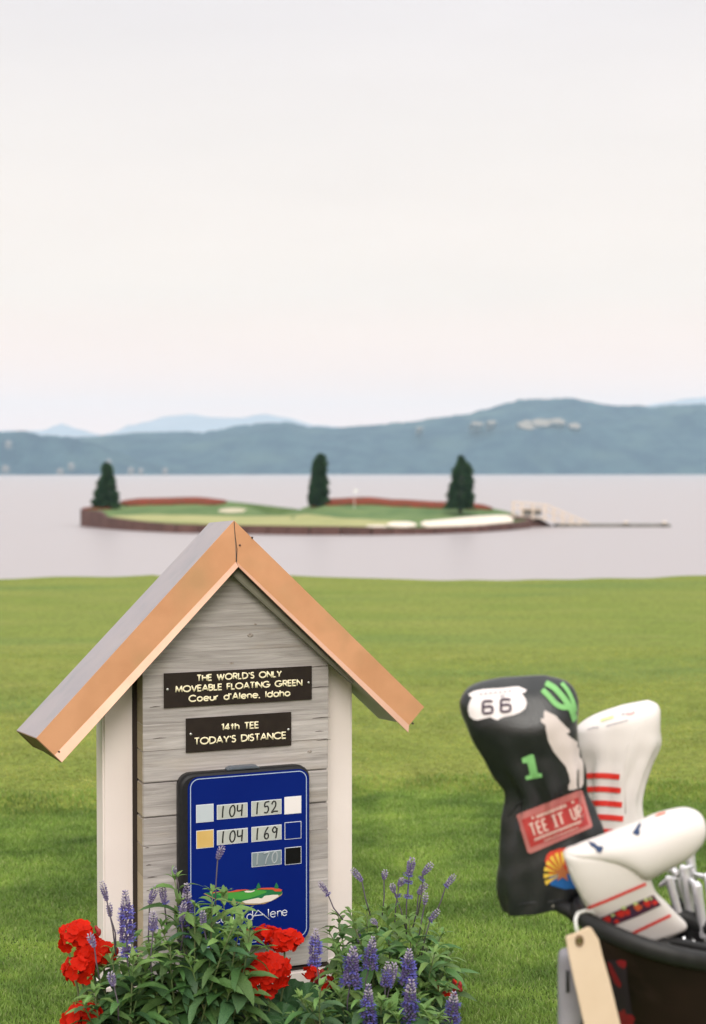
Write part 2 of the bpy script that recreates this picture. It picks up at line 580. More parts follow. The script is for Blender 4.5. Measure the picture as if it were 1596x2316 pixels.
# ---- blades of the rough
def blades(name, n, x_of, y0, y1, hmin, hmax, wd, m, seed, label, skip=None):
    g = np.random.default_rng(seed)
    y = np.sqrt(g.random(n) * (y1 ** 2 - y0 ** 2) + y0 ** 2)
    x = (g.random(n) * 2 - 1) * (x_of[0] + x_of[1] * y)
    ez = np.array([edge_y(v) for v in np.linspace(-6, 6, 600)])
    e = np.interp(x, np.linspace(-6, 6, 600), ez)
    if skip:
        keep = skip(x, y, e)
        x, y, e = x[keep], y[keep], e[keep]
    n = len(x)
    s = np.clip((y - e) / 0.22, 0, 1)
    z = TEE_H * (s * s * (3 - 2 * s)) + 0.006 * np.sin(x * 1.9 + 0.7) * np.sin(y * 2.3 + 0.4) - 0.003
    # growth varies in patches
    pt = np.sin(x * 3.1 + 1.3 * np.sin(y * 2.3)) * np.sin(y * 3.7 + 1.1 * np.sin(x * 2.9)) + 0.6 * np.sin(x * 9.1 + y * 4) * np.sin(y * 8.3 - x * 3)
    h = (hmin + (hmax - hmin) * g.random(n)) * (1 + 0.22 * pt)
    az = g.random(n) * 2 * np.pi
    lean = (0.15 + 0.75 * g.random(n)) * h
    la = g.random(n) * 2 * np.pi
    ww = wd * (0.6 + 0.8 * g.random(n)) / 2
    V = np.zeros((n, 5, 3), np.float32)
    cx, cy = np.cos(az) * ww, np.sin(az) * ww
    lx, ly = np.cos(la) * lean, np.sin(la) * lean
    V[:, 0] = np.stack([x - cx, y - cy, z], 1)
    V[:, 1] = np.stack([x + cx, y + cy, z], 1)
    V[:, 2] = np.stack([x + cx * .8 + lx * .35, y + cy * .8 + ly * .35, z + h * .6], 1)
    V[:, 3] = np.stack([x - cx * .8 + lx * .35, y - cy * .8 + ly * .35, z + h * .6], 1)
    V[:, 4] = np.stack([x + lx, y + ly, z + h * .95], 1)
    me = bpy.data.meshes.new(name)
    me.vertices.add(n * 5)
    me.vertices.foreach_set('co', V.reshape(-1))
    base = (np.arange(n) * 5)[:, None]
    q = (base + np.array([0, 1, 2, 3])).astype(np.int32)
    tr = (base + np.array([3, 2, 4])).astype(np.int32)
    loops = np.concatenate([q, tr], 1).reshape(-1)
    me.loops.add(n * 7)
    me.loops.foreach_set('vertex_index', loops)
    me.polygons.add(n * 2)
    st = np.stack([np.arange(n) * 7, np.arange(n) * 7 + 4], 1).reshape(-1).astype(np.int32)
    me.polygons.foreach_set('loop_start', st)
    me.update(calc_edges=True)
    a = me.attributes.new('tint', 'FLOAT', 'FACE')
    a.data.foreach_set('value', np.repeat(g.random(n).astype(np.float32), 2))
    me.materials.append(m)
    o = link(name, me)
    return kind(o, 'stuff', label, 'grass')
def blade_mat(name, a, b, c, pa=(0.5, 0.5)):
    m = bpy.data.materials.new(name)
    m.use_nodes = True
    t = m.node_tree
    p = bsdf(m)
    at_ = N(t, 'ShaderNodeAttribute', attribute_name='tint')
    cr = N(t, 'ShaderNodeValToRGB')
    e = cr.color_ramp.elements
    e[0].color, e[1].color = (*a, 1), (*b, 1)
    e[1].position = 0.78
    e2 = e.new(0.9)
    e2.color = (*c, 1)
    t.links.new(at_.outputs['Fac'], cr.inputs[0])
    tcn = N(t, 'ShaderNodeTexCoord')
    n1 = N(t, 'ShaderNodeTexNoise')
    n1.inputs['Scale'].default_value = 2.4
    n1.inputs['Detail'].default_value = 7
    n1.inputs['Roughness'].default_value = 0.65
    t.links.new(tcn.outputs['Object'], n1.inputs['Vector'])
    hs = N(t, 'ShaderNodeHueSaturation')
    for sock, f0, f1, t0, t1 in (('Value', 0.32, 0.66, 0.50, 1.42), ('Hue', 0.3, 0.7, 0.518, 0.478)):
        r_ = N(t, 'ShaderNodeMapRange')
        r_.inputs['From Min'].default_value, r_.inputs['From Max'].default_value = f0, f1
        r_.inputs['To Min'].default_value, r_.inputs['To Max'].default_value = t0, t1
        t.links.new(n1.outputs['Fac'], r_.inputs['Value'])
        t.links.new(r_.outputs[0], hs.inputs[sock])
    t.links.new(cr.outputs[0], hs.inputs['Color'])
    t.links.new(hs.outputs[0], p.inputs['Base Color'])
    p.inputs['Roughness'].default_value = 0.55
    p.inputs['Specular IOR Level'].default_value = 0.3
    tr = N(t, 'ShaderNodeBsdfTranslucent')
    t.links.new(hs.outputs[0], tr.inputs['Color'])
    ms = N(t, 'ShaderNodeMixShader')
    ms.inputs[0].default_value = 0.3
    o = next(n for n in t.nodes if n.type == 'OUTPUT_MATERIAL')
    t.links.new(p.outputs[0], ms.inputs[1])
    t.links.new(tr.outputs[0], ms.inputs[2])
    t.links.new(ms.outputs[0], o.inputs['Surface'])
    return m
m_blade = blade_mat('rough_grass_blade', (0.175, 0.30, 0.05), (0.225, 0.345, 0.07), (0.29, 0.36, 0.12))
m_tuft = blade_mat('tee_grass_blade', (0.225, 0.285, 0.053), (0.32, 0.355, 0.082), (0.39, 0.385, 0.13))
blades('rough_grass', 620000, (0.42, 0.26), 3.5, 7.2, 0.011, 0.026, 0.0032, m_blade, 3, 'longer rough grass growing in front of the mown tee',
       skip=lambda x, y, e: y < e + 0.08 + 0.22 * np.sin(x * 1531.3 + y * 977.7) ** 3)
blades('tee_grass', 230000, (0.4, 0.26), 6.5, 12.5, 0.005, 0.012, 0.006, m_tuft, 4, 'short mown grass on the tee behind the sign',
       skip=lambda x, y, e: (y > e + 0.05) & (np.sin(x * 977.1 + y * 1371.7) * .5 + .5 > (y - 8.0) / 4.6))

# ---- floating island
def hgt(x, Y):
    """height of the island above the water"""
    px = 798 + x / Y * F
    s = min(1, max(0, (Y - 139) / 24))
    ridge = profile([(180, 1.75), (240, 2.25), (330, 2.6), (440, 2.72), (520, 2.4), (565, 1.85), (604, 1.0), (658, 1.0), (700, 2.0), (740, 2.55), (830, 2.72), (900, 2.45), (1000, 2.2), (1080, 2.0), (1130, 1.5), (1170, 1.15), (1300, 1.0)], px)
    base = profile([(300, 0.80), (760, 0.78), (920, 0.60), (1300, 0.58)], px)
    h = base + max(0, ridge - base) * (s ** 1.5)
    if x < -25:
        h = max(h, 1.75)
    return h
isl = thing('floating_green', 'floating island golf green with timber walls and red flower borders', 'island', (0, 150, WATER_Z))
def outline():
    pts = []
    for px, py in [(187, 1190), (245, 1196), (300, 1200), (400, 1205), (560, 1208), (700, 1210), (840, 1210), (980, 1208), (1080, 1204), (1150, 1199), (1195, 1194)]:
        p = on_level(px, py, WATER_Z)
        pts.append((p.x, p.y))
    pts += [(18.5, 158), (17, 164), (12, 167.5), (4, 168.5), (-6, 167), (-14, 168), (-22, 167.5), (-27.5, 165), (-29.6, 160)]
    return pts
OUT = outline()
def inside(x, y, poly):
    c = False
    j = len(poly) - 1
    for i in range(len(poly)):
        if (poly[i][1] > y) != (poly[j][1] > y) and x < (poly[j][0] - poly[i][0]) * (y - poly[i][1]) / (poly[j][1] - poly[i][1]) + poly[i][0]:
            c = not c
        j = i
    return c
m_hull = mat('island_timber_wall', (0.080, 0.036, 0.029), (0.115, 0.055, 0.044), scale=0.8, rough=0.85, rand=0.12)
m_turf = mat('island_fringe_turf', (0.085, 0.145, 0.055), (0.14, 0.20, 0.08), scale=0.35, rough=0.95, spec=0.1, rand=-1)
m_put = mat('island_putting_turf', (0.29, 0.30, 0.13), (0.35, 0.34, 0.16), scale=0.3, rough=0.95, spec=0.1, rand=-1)
m_sand = mat('bunker_sand', (0.68, 0.60, 0.50), (0.76, 0.68, 0.58), scale=0.6, rough=0.95, spec=0.1, rand=-1)
m_redbed = mat('red_flower_carpet', (0.22, 0.035, 0.018), (0.12, 0.045, 0.02), scale=1.6, rough=0.9, spec=0.1, rand=-1)
def island_sheet(name, poly, m, lift, thick=0.1, step=0.7):
    from mathutils.geometry import delaunay_2d_cdt
    xs = [p[0] for p in poly]
    ys = [p[1] for p in poly]
    pts = [Vector(p) for p in poly]
    nb = len(pts)
    x = min(xs) + step / 2
    while x < max(xs):
        y = min(ys) + step / 2
        while y < max(ys):
            if inside(x, y, poly):
                pts.append(Vector((x + random.uniform(-.1, .1), y + random.uniform(-.1, .1))))
            y += step * 1.3
        x += step * 1.3
    v, e, f, *_ = delaunay_2d_cdt(pts, [(i, (i + 1) % nb) for i in range(nb)], [], 1, 1e-4)
    mb = MB()
    mb.add([(p.x, p.y - 150, hgt(p.x, p.y) + lift) for p in v], [tuple(q) for q in f])
    # skirt
    n0 = len(mb.v)
    ring = [(px_, py_ - 150, hgt(px_, py_) + lift) for px_, py_ in poly]
    mb.add(ring + [(a, b, c - thick) for a, b, c in ring], [(i, (i + 1) % nb, (i + 1) % nb + nb, i + nb) for i in range(nb)])
    return obj(name, mb, m, isl, fix=False, smooth=True)
island_sheet('turf', OUT, m_turf, 0.0, 0.2, 1.0)
def on_island(a, b):
    best = None
    for k in range(140):
        Y = 133 + k * 0.25
        p = at(a, b, Y)
        d = abs(p.z - WATER_Z - hgt(p.x, Y))
        if best is None or d < best[0]:
            best = (d, p.x, Y)
    x, Y = best[1], best[2]
    k = 0
    while not (inside(x, Y - 0.4, OUT)) and k < 80:
        Y += 0.25
        x = (a - 798) / F * Y
        k += 1
    return x, Y
def pxpoly(pts, h):
    return [on_island(a, b) for a, b in pts]
island_sheet('putting_green', pxpoly([(250, 1168), (245, 1180), (330, 1188), (500, 1191), (700, 1193), (830, 1192), (905, 1186), (915, 1180), (850, 1177), (760, 1172), (640, 1168), (540, 1169), (430, 1166), (330, 1165)], 1.15), m_put, 0.05, 0.1, 1.0)
def blob(cx, cy, w_, h_, h, seed, n=22):
    res = []
    for i in range(n):
        a = 2 * math.pi * i / n
        rr = 1 + 0.22 * noise.noise(Vector((math.cos(a) * 1.5, math.sin(a) * 1.5, seed)))
        res.append((cx + math.cos(a) * w_ / 2 * rr, cy + math.sin(a) * h_ / 2 * rr))
    return pxpoly(res, h)
island_sheet('sand_bunker', pxpoly([(950, 1187), (958, 1181), (1000, 1177), (1040, 1173), (1075, 1169), (1120, 1167), (1150, 1167), (1160, 1173), (1160, 1185), (1140, 1190), (1080, 1193), (1000, 1195), (965, 1193)], 1.1), m_sand, 0.1, 0.15)
island_sheet('sand_bunker', blob(908, 1188, 70, 11, 1.05, 3), m_sand, 0.1, 0.15)
island_sheet('sand_bunker', blob(850, 1192, 50, 5, 1.0, 5), m_sand, 0.1, 0.15)
island_sheet('sand_bunker', blob(527, 1155, 66, 11, 1.75, 7), mat('dull_bunker_sand', (0.46, 0.41, 0.29), rough=0.95), 0.03, 0.05)
def rim_bed(px0, px1, Yf, Yb):
    n = 26
    a = []
    b = []
    for i in range(n + 1):
        px = px0 + (px1 - px0) * i / n
        e = min(1, min(i, n - i) / 3 + 0.15)
        ym = (Yf + Yb) / 2
        a.append(((px - 798) / F * Yf, ym - (ym - Yf) * e))
        b.append(((px - 798) / F * Yf, ym + (Yb - ym) * e))
    return a + b[::-1]
for a, b_, y0, y1 in ((262, 505, 158.5, 164), (700, 1120, 158.5, 164)):
    island_sheet('flower_border', rim_bed(a, b_, y0 + 0.4, y1 + 1.5), m_redbed, 0.24, 0.3)
island_sheet('flower_border', [((px - 798) / F * 158, Y) for px, Y in ((192, 156.6), (240, 156.4), (262, 157.5), (262, 161), (215, 161), (194, 160))], m_redbed, 0.2, 0.3)
# timber wall: one plank bay after another round the hull
seg = 0
for i in range(len(OUT)):
    (xa, ya), (xb, yb) = OUT[i], OUT[(i + 1) % len(OUT)]
    L = math.hypot(xb - xa, yb - ya)
    k = max(1, round(L / 2.4))
    for q in range(k):
        t0, t1 = q / k + 0.006, (q + 1) / k - 0.006
        x0, y0, x1, y1 = xa + (xb - xa) * t0, ya + (yb - ya) * t0, xa + (xb - xa) * t1, ya + (yb - ya) * t1
        bk = -0.9 if i >= 11 and i < len(OUT) - 1 else 0.02
        h0, h1 = hgt(x0, y0) + bk, hgt(x1, y1) + bk
        nx, ny = (yb - ya) / L * 0.22, -(xb - xa) / L * 0.22
        mb = MB()
        mb.add([(x0 + nx, y0 + ny - 150, -0.4), (x1 + nx, y1 + ny - 150, -0.4), (x1 - nx, y1 - ny - 150, -0.4), (x0 - nx, y0 - ny - 150, -0.4),
                (x0 + nx, y0 + ny - 150, h0), (x1 + nx, y1 + ny - 150, h1), (x1 - nx, y1 - ny - 150, h1), (x0 - nx, y0 - ny - 150, h0)],
               [(0, 3, 2, 1), (4, 5, 6, 7), (0, 1, 5, 4), (1, 2, 6, 5), (2, 3, 7, 6), (3, 0, 4, 7)])
        obj('wall_panel', mb, m_hull, isl)
# flag on the green
m_pole = mat('flag_pole_paint', (0.8, 0.8, 0.78))
fx = (801 - 798) / F * 156
fl = thing('golf_flag', 'thin white flagstick standing on the floating green', 'flag', (fx, 156, WATER_Z + hgt(fx, 156)))
mb = MB(); mb.tube([(0, 0, -0.2), (0, 0, 2.1)], 0.025, 6)
obj('pole', mb, m_pole, fl)
mb = MB()
mb.add([(0.05, 0, 2.05), (0.35, 0.05, 1.98), (0.35, 0.06, 1.78), (0.05, 0, 1.7), (0.05, 0.02, 2.05), (0.35, 0.07, 1.98), (0.35, 0.08, 1.78), (0.05, 0.02, 1.7)],
       [(0, 1, 2, 3), (7, 6, 5, 4), (0, 4, 5, 1), (1, 5, 6, 2), (2, 6, 7, 3), (3, 7, 4, 0)])
obj('pennant', mb, m_pole, fl)

# evergreens on the island
m_needle = mat('evergreen_needles', (0.016, 0.05, 0.022), (0.05, 0.11, 0.042), scale=1.2, detail=5, rough=0.8, spec=0.2, rand=-1, trans=0.12, lo=0.3, hi=0.7)
m_trunk = mat('conifer_bark', (0.06, 0.04, 0.03), (0.1, 0.07, 0.05), scale=3, rough=0.9)
def conifer(px, py, Y, prof, lab):
    """prof: (height fraction, left px, right px)"""
    base = at(px, py, Y)
    t = thing('evergreen_tree', lab, 'tree', base, 0, 'evergreens on the floating green')
    u = Y / F
    H = max(p[0] for p in prof) * u
    mb = MB()
    mb.tube([(0, 0, -0.4), (0.05, 0, H * 0.4), (0, 0, H * 0.9)], [0.22, 0.14, 0.03], 8)
    lim = MB()
    for k in range(26):
        hz = H * (0.08 + 0.8 * k / 26)
        a = k * 2.4
        lim.tube([(0, 0, hz), (math.cos(a) * 0.8 * (1 - hz / H), math.sin(a) * 0.8 * (1 - hz / H), hz + 0.15)], [0.04, 0.015], 4)
    obj('trunk', mb, m_trunk, t, smooth=True)
    obj('limbs', lim, m_trunk, t)
    cr = MB()
    vs, fs = [], []
    for k in range(9000):
        hz = random.random() ** 1.15 * H * 1.0
        hp = hz / u
        for (h0, l0, r0), (h1, l1, r1) in zip(prof, prof[1:]):
            if h0 <= hp <= h1:
                q = (hp - h0) / (h1 - h0)
                l, r = (l0 + (l1 - l0) * q) * u, (r0 + (r1 - r0) * q) * u
                break
        c0, rad = (l + r) / 2, (r - l) / 2
        a = random.random() * 2 * math.pi
        lump = 0.98 + 0.5 * noise.noise(Vector((math.cos(a) * 1.6, math.sin(a) * 1.6, hz * 1.7 + px)))
        rr = rad * (random.random() ** 0.35) * lump
        p = Vector((c0 + math.cos(a) * rr, math.sin(a) * rr * 0.95, hz))
        d = Vector((math.cos(a), math.sin(a), random.uniform(-0.5, 0.35))).normalized()
        sd = d.cross(Vector((0, 0, 1))).normalized()
        L_, w_ = random.uniform(0.16, 0.34), random.uniform(0.05, 0.10)
        tl = sd * w_ + Vector((0, 0, random.uniform(-.08, .08)))
        o = len(vs)
        vs += [tuple(p - d * L_ * .3 - tl), tuple(p - d * L_ * .3 + tl), tuple(p + d * L_ + Vector((0, 0, -0.05)))]
        fs.append((o, o + 1, o + 2))
    cr.v, cr.f, cr.m = vs, fs, [0] * len(fs)
    obj('crown', cr, m_needle, t, fix=False)
conifer(240, 1158, 158, [(-2, -30, 31), (10, -33, 33), (28, -26, 27), (42, -25, 32), (52, -21, 22), (70, -18, 23), (84, -8, 16), (98, -9, 14), (106, -6, 8), (112, -1, 2)],
        'lopsided dark evergreen tree at the left end of the floating green')
conifer(722, 1142, 160, [(-2, -22, 17), (20, -25, 20), (40, -22, 20), (60, -15, 18), (80, -15, 17), (95, -16, 15), (108, -8, 13), (116, -2, 6)],
        'narrow column shaped evergreen tree in the middle of the floating green')
conifer(1041, 1150, 154, [(-2, -32, 28), (15, -31, 30), (40, -27, 29), (60, -25, 27), (80, -20, 26), (95, -11, 20), (108, -4, 10), (120, -1, 2)],
        'broad cone shaped evergreen tree at the right of the floating green')

# gangway, float and dock posts
m_rail = mat('dock_pale_rail', (0.62, 0.52, 0.42), (0.7, 0.6, 0.5), rand=0.05)
m_dock = mat('dock_grey_wood', (0.13, 0.125, 0.11), (0.19, 0.18, 0.16), scale=2)
gw = thing('gangway', 'pale railed gangway sloping from the floating green to its dock', 'gangway', (0, 0, 0))
Yg = 155
def gp(px, py, dy=0):
    return at(px, py, Yg + dy)
for dy in (-1, 1.2):
    for a, b_ in (((1160, 1136), (1235, 1142)), ((1235, 1142), (1330, 1183))):
        for f in (0, 0.5):
            p0 = gp(a[0], a[1] + f * 26, dy); p1 = gp(b_[0], b_[1] + f * 22, dy)
            mb = MB(); mb.tube([p0, p1], 0.10, 6)
            obj('rail', mb, m_rail, gw)
    for px, y0, y1 in ((1160, 1134, 1172), (1180, 1136, 1172), (1205, 1138, 1175), (1232, 1140, 1178), (1252, 1149, 1182), (1272, 1157, 1186), (1292, 1166, 1190), (1312, 1174, 1194), (1330, 1182, 1197)):
        mb = MB(); mb.tube([gp(px, y0, dy), gp(px, y1, dy)], 0.12, 6)
        obj('rail_post', mb, m_rail, gw)
mb = MB()
for a, b_ in (((1158, 1168), (1236, 1174)), ((1236, 1174), (1335, 1196))):
    p, q = gp(*a), gp(*b_)
    v = [(p.x, p.y - 1.1, p.z), (q.x, q.y - 1.1, q.z), (q.x, q.y + 1.3, q.z), (p.x, p.y + 1.3, p.z)]
    mb.add(v + [(x, y, z + 0.12) for x, y, z in v], [(0, 1, 2, 3), (7, 6, 5, 4), (0, 4, 5, 1), (1, 5, 6, 2), (2, 6, 7, 3), (3, 7, 4, 0)])
obj('walkway', mb, m_rail, gw)
hk = thing('floating_landing', 'dark timber landing stage at the right end of the floating green', 'landing', (0, 0, 0))
mb = MB()
p = gp(1155, 1199); q = gp(1250, 1199)
mb.add([(p.x, 150.5, WATER_Z - .3), (q.x + .6, 155.5, WATER_Z - .3), (q.x + .2, 157.8, WATER_Z - .3), (p.x, 159, WATER_Z - .3), (p.x, 150.5, WATER_Z + 1.1), (q.x - 1.6, 155.5, WATER_Z + 1.0), (q.x - 1.6, 157.8, WATER_Z + 1.0), (p.x, 159, WATER_Z + 1.2)],
       [(0, 3, 2, 1), (4, 5, 6, 7), (0, 1, 5, 4), (1, 2, 6, 5), (2, 3, 7, 6), (3, 0, 4, 7)])
obj('deck', mb, m_hull, hk)
mb = MB(); q0 = gp(1205, 1200).x; mb.box((q0 - 1.2, 154.3, WATER_Z + 1.2), (q0 + 0.8, 155.3, WATER_Z + 2.0))
obj('crate_box', mb, m_dock, hk)
dk = thing('dock_float', 'low grey floating dock reaching right from the gangway', 'dock', (0, 0, 0))
x0, x1 = gp(1255, 1200).x, gp(1512, 1200).x
k = 11
for i in range(k):
    mb = MB()
    a = x0 + (x1 - x0) * i / k
    b_ = x0 + (x1 - x0) * (i + 1) / k - 0.06
    mb.box((a, Yg - 1.4, WATER_Z - 0.1), (b_, Yg + 1.0, WATER_Z + 0.28))
    obj('deck_section', mb, m_dock, dk)
for px, lab in ((1415, 'mooring post halfway along the dock'), (1502, 'mooring post at the far right end of the dock')):
    t = thing('mooring_post', lab, 'post', at(px, 1203, Yg - 1.7), 0, 'mooring posts of the dock')
    mb = MB(); mb.tube([(0, 0, -1), (0, 0, 0.95)], [0.27, 0.25], 10)
    obj('pile', mb, m_dock, t)
    mb = MB(); mb.tube([(0, 0, 0.955), (0, 0, 1.15)], [0.3, 0.06], 10)
    obj('cap', mb, m_rail, t)

# ---- air between here and the far shore
def haze():
    m = bpy.data.materials.new('lake_haze')
    m.use_nodes = True
    t = m.node_tree
    t.nodes.clear()
    o = N(t, 'ShaderNodeOutputMaterial')
    v = N(t, 'ShaderNodeVolumePrincipled')
    v.inputs['Color'].default_value = (0.60, 0.84, 1.0, 1)
    v.inputs['Density'].default_value = HAZE
    v.inputs['Anisotropy'].default_value = 0.0
    t.links.new(v.outputs[0], o.inputs['Volume'])
    mb = MB()
    mb.box((-6500, -600, -12), (6500, 9900, 470))
    kind(obj('haze', mb, m), 'stuff', 'thin bluish summer haze over the whole lake', 'haze')
HAZE = 0.000125
haze()
# ================================================================== THE TEE SIGN
YAW = R(21.5)
U, B = Vector((math.cos(YAW), math.sin(YAW), 0)), Vector((-math.sin(YAW), math.cos(YAW), 0))
SIGN_O = on_level(640, 2238, 0.0)
def HL(px, py, off=0.0):
    """where the sight line meets the sign's plane `off` metres behind its front: local (x, z)"""
    d = bearing(px, py)
    c = Vector((0, 0, CAM_H))
    t = (B.dot(SIGN_O - c) + off) / B.dot(d)
    p = c + d * t - SIGN_O
    return (U.dot(p), p.z)

m_copper = mat('bare_copper', (0.74, 0.385, 0.21), (0.64, 0.32, 0.165), scale=7, detail=6, rough=0.5, metal=0.35, bump=0.12, bump_scale=14, rand=-1,
               c3=(0.58, 0.33, 0.17), s3=5, bump_dist=0.01)
m_copperlip = mat('bent_copper_lip', (0.68, 0.43, 0.31), (0.62, 0.37, 0.26), scale=9, rough=0.5, metal=0.25, rand=-1, bump=0.1, bump_scale=20)
m_patina = mat('weathered_copper_sheet', (0.34, 0.31, 0.33), (0.38, 0.34, 0.35), scale=9, detail=6, rough=0.5, metal=0.3, rand=-1, c3=(0.30, 0.29, 0.31), s3=12, stretch=(1, 1, 0.5))
m_end = mat('dark_copper_end', (0.20, 0.11, 0.05), (0.13, 0.09, 0.04), scale=10, rough=0.5, metal=0.4, rand=-1)
m_white = mat('cream_painted_wood', (0.80, 0.72, 0.69), (0.83, 0.755, 0.725), scale=5, rough=0.55, rand=-1, bump=0.08, bump_scale=90, bump_dist=0.002)
m_soffit = mat('soffit_paint', (0.45, 0.45, 0.37), (0.50, 0.50, 0.42), scale=5, rough=0.6, rand=-1)
m_dark = mat('gap_shade_board', (0.03, 0.02, 0.015), rough=0.9)  # near black: the shade of the gaps is put into the colour
m_black = mat('black_plaque', (0.018, 0.012, 0.010), (0.024, 0.017, 0.013), scale=30, spec=0.25, rough=0.5, rand=-1)
m_cream = mat('cream_lettering', (0.92, 0.84, 0.58), rough=0.6)
m_screw = mat('bright_screw_steel', (0.6, 0.6, 0.58), rough=0.35, metal=0.8)
m_nail = mat('dark_nail', (0.05, 0.035, 0.03), rough=0.6)
m_case = mat('black_plastic_case', (0.010, 0.010, 0.012), (0.014, 0.014, 0.016), scale=80, rough=0.5, spec=0.3, rand=-1, bump=0.1, bump_scale=300, bump_dist=0.001)
m_blue = mat('blue_panel_print', (0.0015, 0.012, 0.15), (0.002, 0.015, 0.165), scale=4, rough=0.6, rand=-1, spec=0.08)
m_line = mat('pale_line_print', (0.42, 0.52, 0.68), rough=0.5)
m_ink = mat('marker_ink', (0.012, 0.014, 0.014), rough=0.4)

def wood_mat():
    m = bpy.data.materials.new('weathered_grey_timber')
    m.use_nodes = True
    t = m.node_tree
    p = bsdf(m)
    tcn = N(t, 'ShaderNodeTexCoord')
    oi = N(t, 'ShaderNodeObjectInfo')
    off = N(t, 'ShaderNodeVectorMath', operation='SCALE')
    off.inputs[0].default_value = (13.0, 5.0, 29.0)
    t.links.new(oi.outputs['Random'], off.inputs['Scale'])
    add = N(t, 'ShaderNodeVectorMath', operation='ADD')
    t.links.new(tcn.outputs['Object'], add.inputs[0])
    t.links.new(off.outputs[0], add.inputs[1])
    def nz_(st, sc, det, dist=0.0, ro=0.6):
        a = N(t, 'ShaderNodeMapping')
        a.inputs['Scale'].default_value = st
        b = N(t, 'ShaderNodeTexNoise')
        b.inputs['Scale'].default_value = sc
        b.inputs['Detail'].default_value = det
        b.inputs['Distortion'].default_value = dist
        b.inputs['Roughness'].default_value = ro
        t.links.new(add.outputs[0], a.inputs[0])
        t.links.new(a.outputs[0], b.inputs['Vector'])
        return b.outputs['Fac']
    def mixc(f, lo, hi, a, b, prev=None, amt=1.0):
        r_ = N(t, 'ShaderNodeMapRange')
        r_.inputs['From Min'].default_value, r_.inputs['From Max'].default_value = lo, hi
        r_.inputs['To Max'].default_value = amt
        t.links.new(f, r_.inputs['Value'])
        x_ = N(t, 'ShaderNodeMix', data_type='RGBA')
        t.links.new(r_.outputs[0], x_.inputs[0])
        if prev is None:
            x_.inputs[6].default_value = (*a, 1)
        else:
            t.links.new(prev, x_.inputs[6])
        x_.inputs[7].default_value = (*b, 1)
        return x_.outputs[2]
    f1 = nz_((1.6, 3, 26), 2.2, 6, 1.1)
    c = mixc(f1, 0.32, 0.68, (0.32, 0.295, 0.28), (0.54, 0.505, 0.485))
    f2 = nz_((2.2, 3, 90), 2.0, 5, 0.6)
    c = mixc(f2, 0.60, 0.78, None, (0.20, 0.18, 0.165), c, 0.55)
    f4 = nz_((1.5, 2, 6), 2.5, 4, 0.3)
    c = mixc(f4, 0.55, 0.75, None, (0.42, 0.36, 0.29), c, 0.5)
    # end grain and weather checks on the sides are warmer
    vn = N(t, 'ShaderNodeSeparateXYZ')
    t.links.new(tcn.outputs['Normal'], vn.inputs[0])
    ab = N(t, 'ShaderNodeMath', operation='ABSOLUTE')
    t.links.new(vn.outputs['X'], ab.inputs[0])
    c = mixc(ab.outputs[0], 0.5, 1.0, None, (0.40, 0.32, 0.20), c, 0.8)
    hs = N(t, 'ShaderNodeHueSaturation')
    r_ = N(t, 'ShaderNodeMapRange')
    r_.inputs['To Min'].default_value, r_.inputs['To Max'].default_value = 0.84, 1.12
    t.links.new(oi.outputs['Random'], r_.inputs['Value'])
    t.links.new(r_.outputs[0], hs.inputs['Value'])
    t.links.new(c, hs.inputs['Color'])
    t.links.new(hs.outputs[0], p.inputs['Base Color'])
    p.inputs['Roughness'].default_value = 0.85
    p.inputs['Specular IOR Level'].default_value = 0.25
    b = N(t, 'ShaderNodeBump')
    b.inputs['Strength'].default_value = 0.7
    b.inputs['Distance'].default_value = 0.002
    t.links.new(f2, b.inputs['Height'])
    t.links.new(b.outputs[0], p.inputs['Normal'])
    return m
m_wood = wood_mat()

sign = thing('tee_sign', 'gabled timber tee sign with a copper roof and cream posts', 'sign', SIGN_O, YAW)
YF = -0.062       # front of the copper, ahead of the timber face
O_l, A_t, O_r = HL(82, 1669, YF), HL(529, 1177, YF), HL(959, 1599, YF)
T_l, I_t, T_r = HL(138, 1722, YF), HL(536, 1281, YF), HL(920, 1655, YF)
L_l, L_t, L_r = HL(123, 1708, YF), HL(534, 1270, YF), HL(925, 1640, YF)
YB = 0.16
Ab, Ob, Tb = HL(474, 1182, YB), HL(38, 1652, YB), HL(852, 1641, YB)
dA = (Ab[0] - A_t[0], Ab[1] - A_t[1])
dL = (Ob[0] - O_l[0], Ob[1] - O_l[1])
dR = (Tb[0] - T_r[0], Tb[1] - T_r[1])
print('roof back shifts', dA, dL, dR, 'A', A_t, 'width', O_r[0] - O_l[0])
def lerp(a, b, t):
    return (a[0] + (b[0] - a[0]) * t, a[1] + (b[1] - a[1]) * t)
def plus(a, d):
    return (a[0] + d[0], a[1] + d[1])
# unit vectors of the slopes
def unit(a, b):
    L = math.hypot(b[0] - a[0], b[1] - a[1])
    return ((b[0] - a[0]) / L, (b[1] - a[1]) / L)
# --- boards (cores), one per slope, set above the lip
S_l, S_t, S_r = lerp(T_l, O_l, 0.22), lerp(I_t, A_t, 0.16), lerp(T_r, O_r, 0.22)
e = 0.003
def slope_solid(name, outer0, outer1, in0, in1, d0, d1, m, ya, yb, **kw):
    poly = [outer0, outer1, in1, in0]
    f = (ya - YF) / (YB - YF)
    g = (yb - YF) / (YB - YF)
    front = [plus(outer0, (d0[0] * f, d0[1] * f)), plus(outer1, (d1[0] * f, d1[1] * f)), plus(in1, (d1[0] * f, d1[1] * f)), plus(in0, (d0[0] * f, d0[1] * f))]
    back = [plus(outer0, (d0[0] * g, d0[1] * g)), plus(outer1, (d1[0] * g, d1[1] * g)), plus(in1, (d1[0] * g, d1[1] * g)), plus(in0, (d0[0] * g, d0[1] * g))]
    mb = MB()
    mb.prism(front, ya, yb, back=back)
    return obj(name, mb, m, sign, **kw)
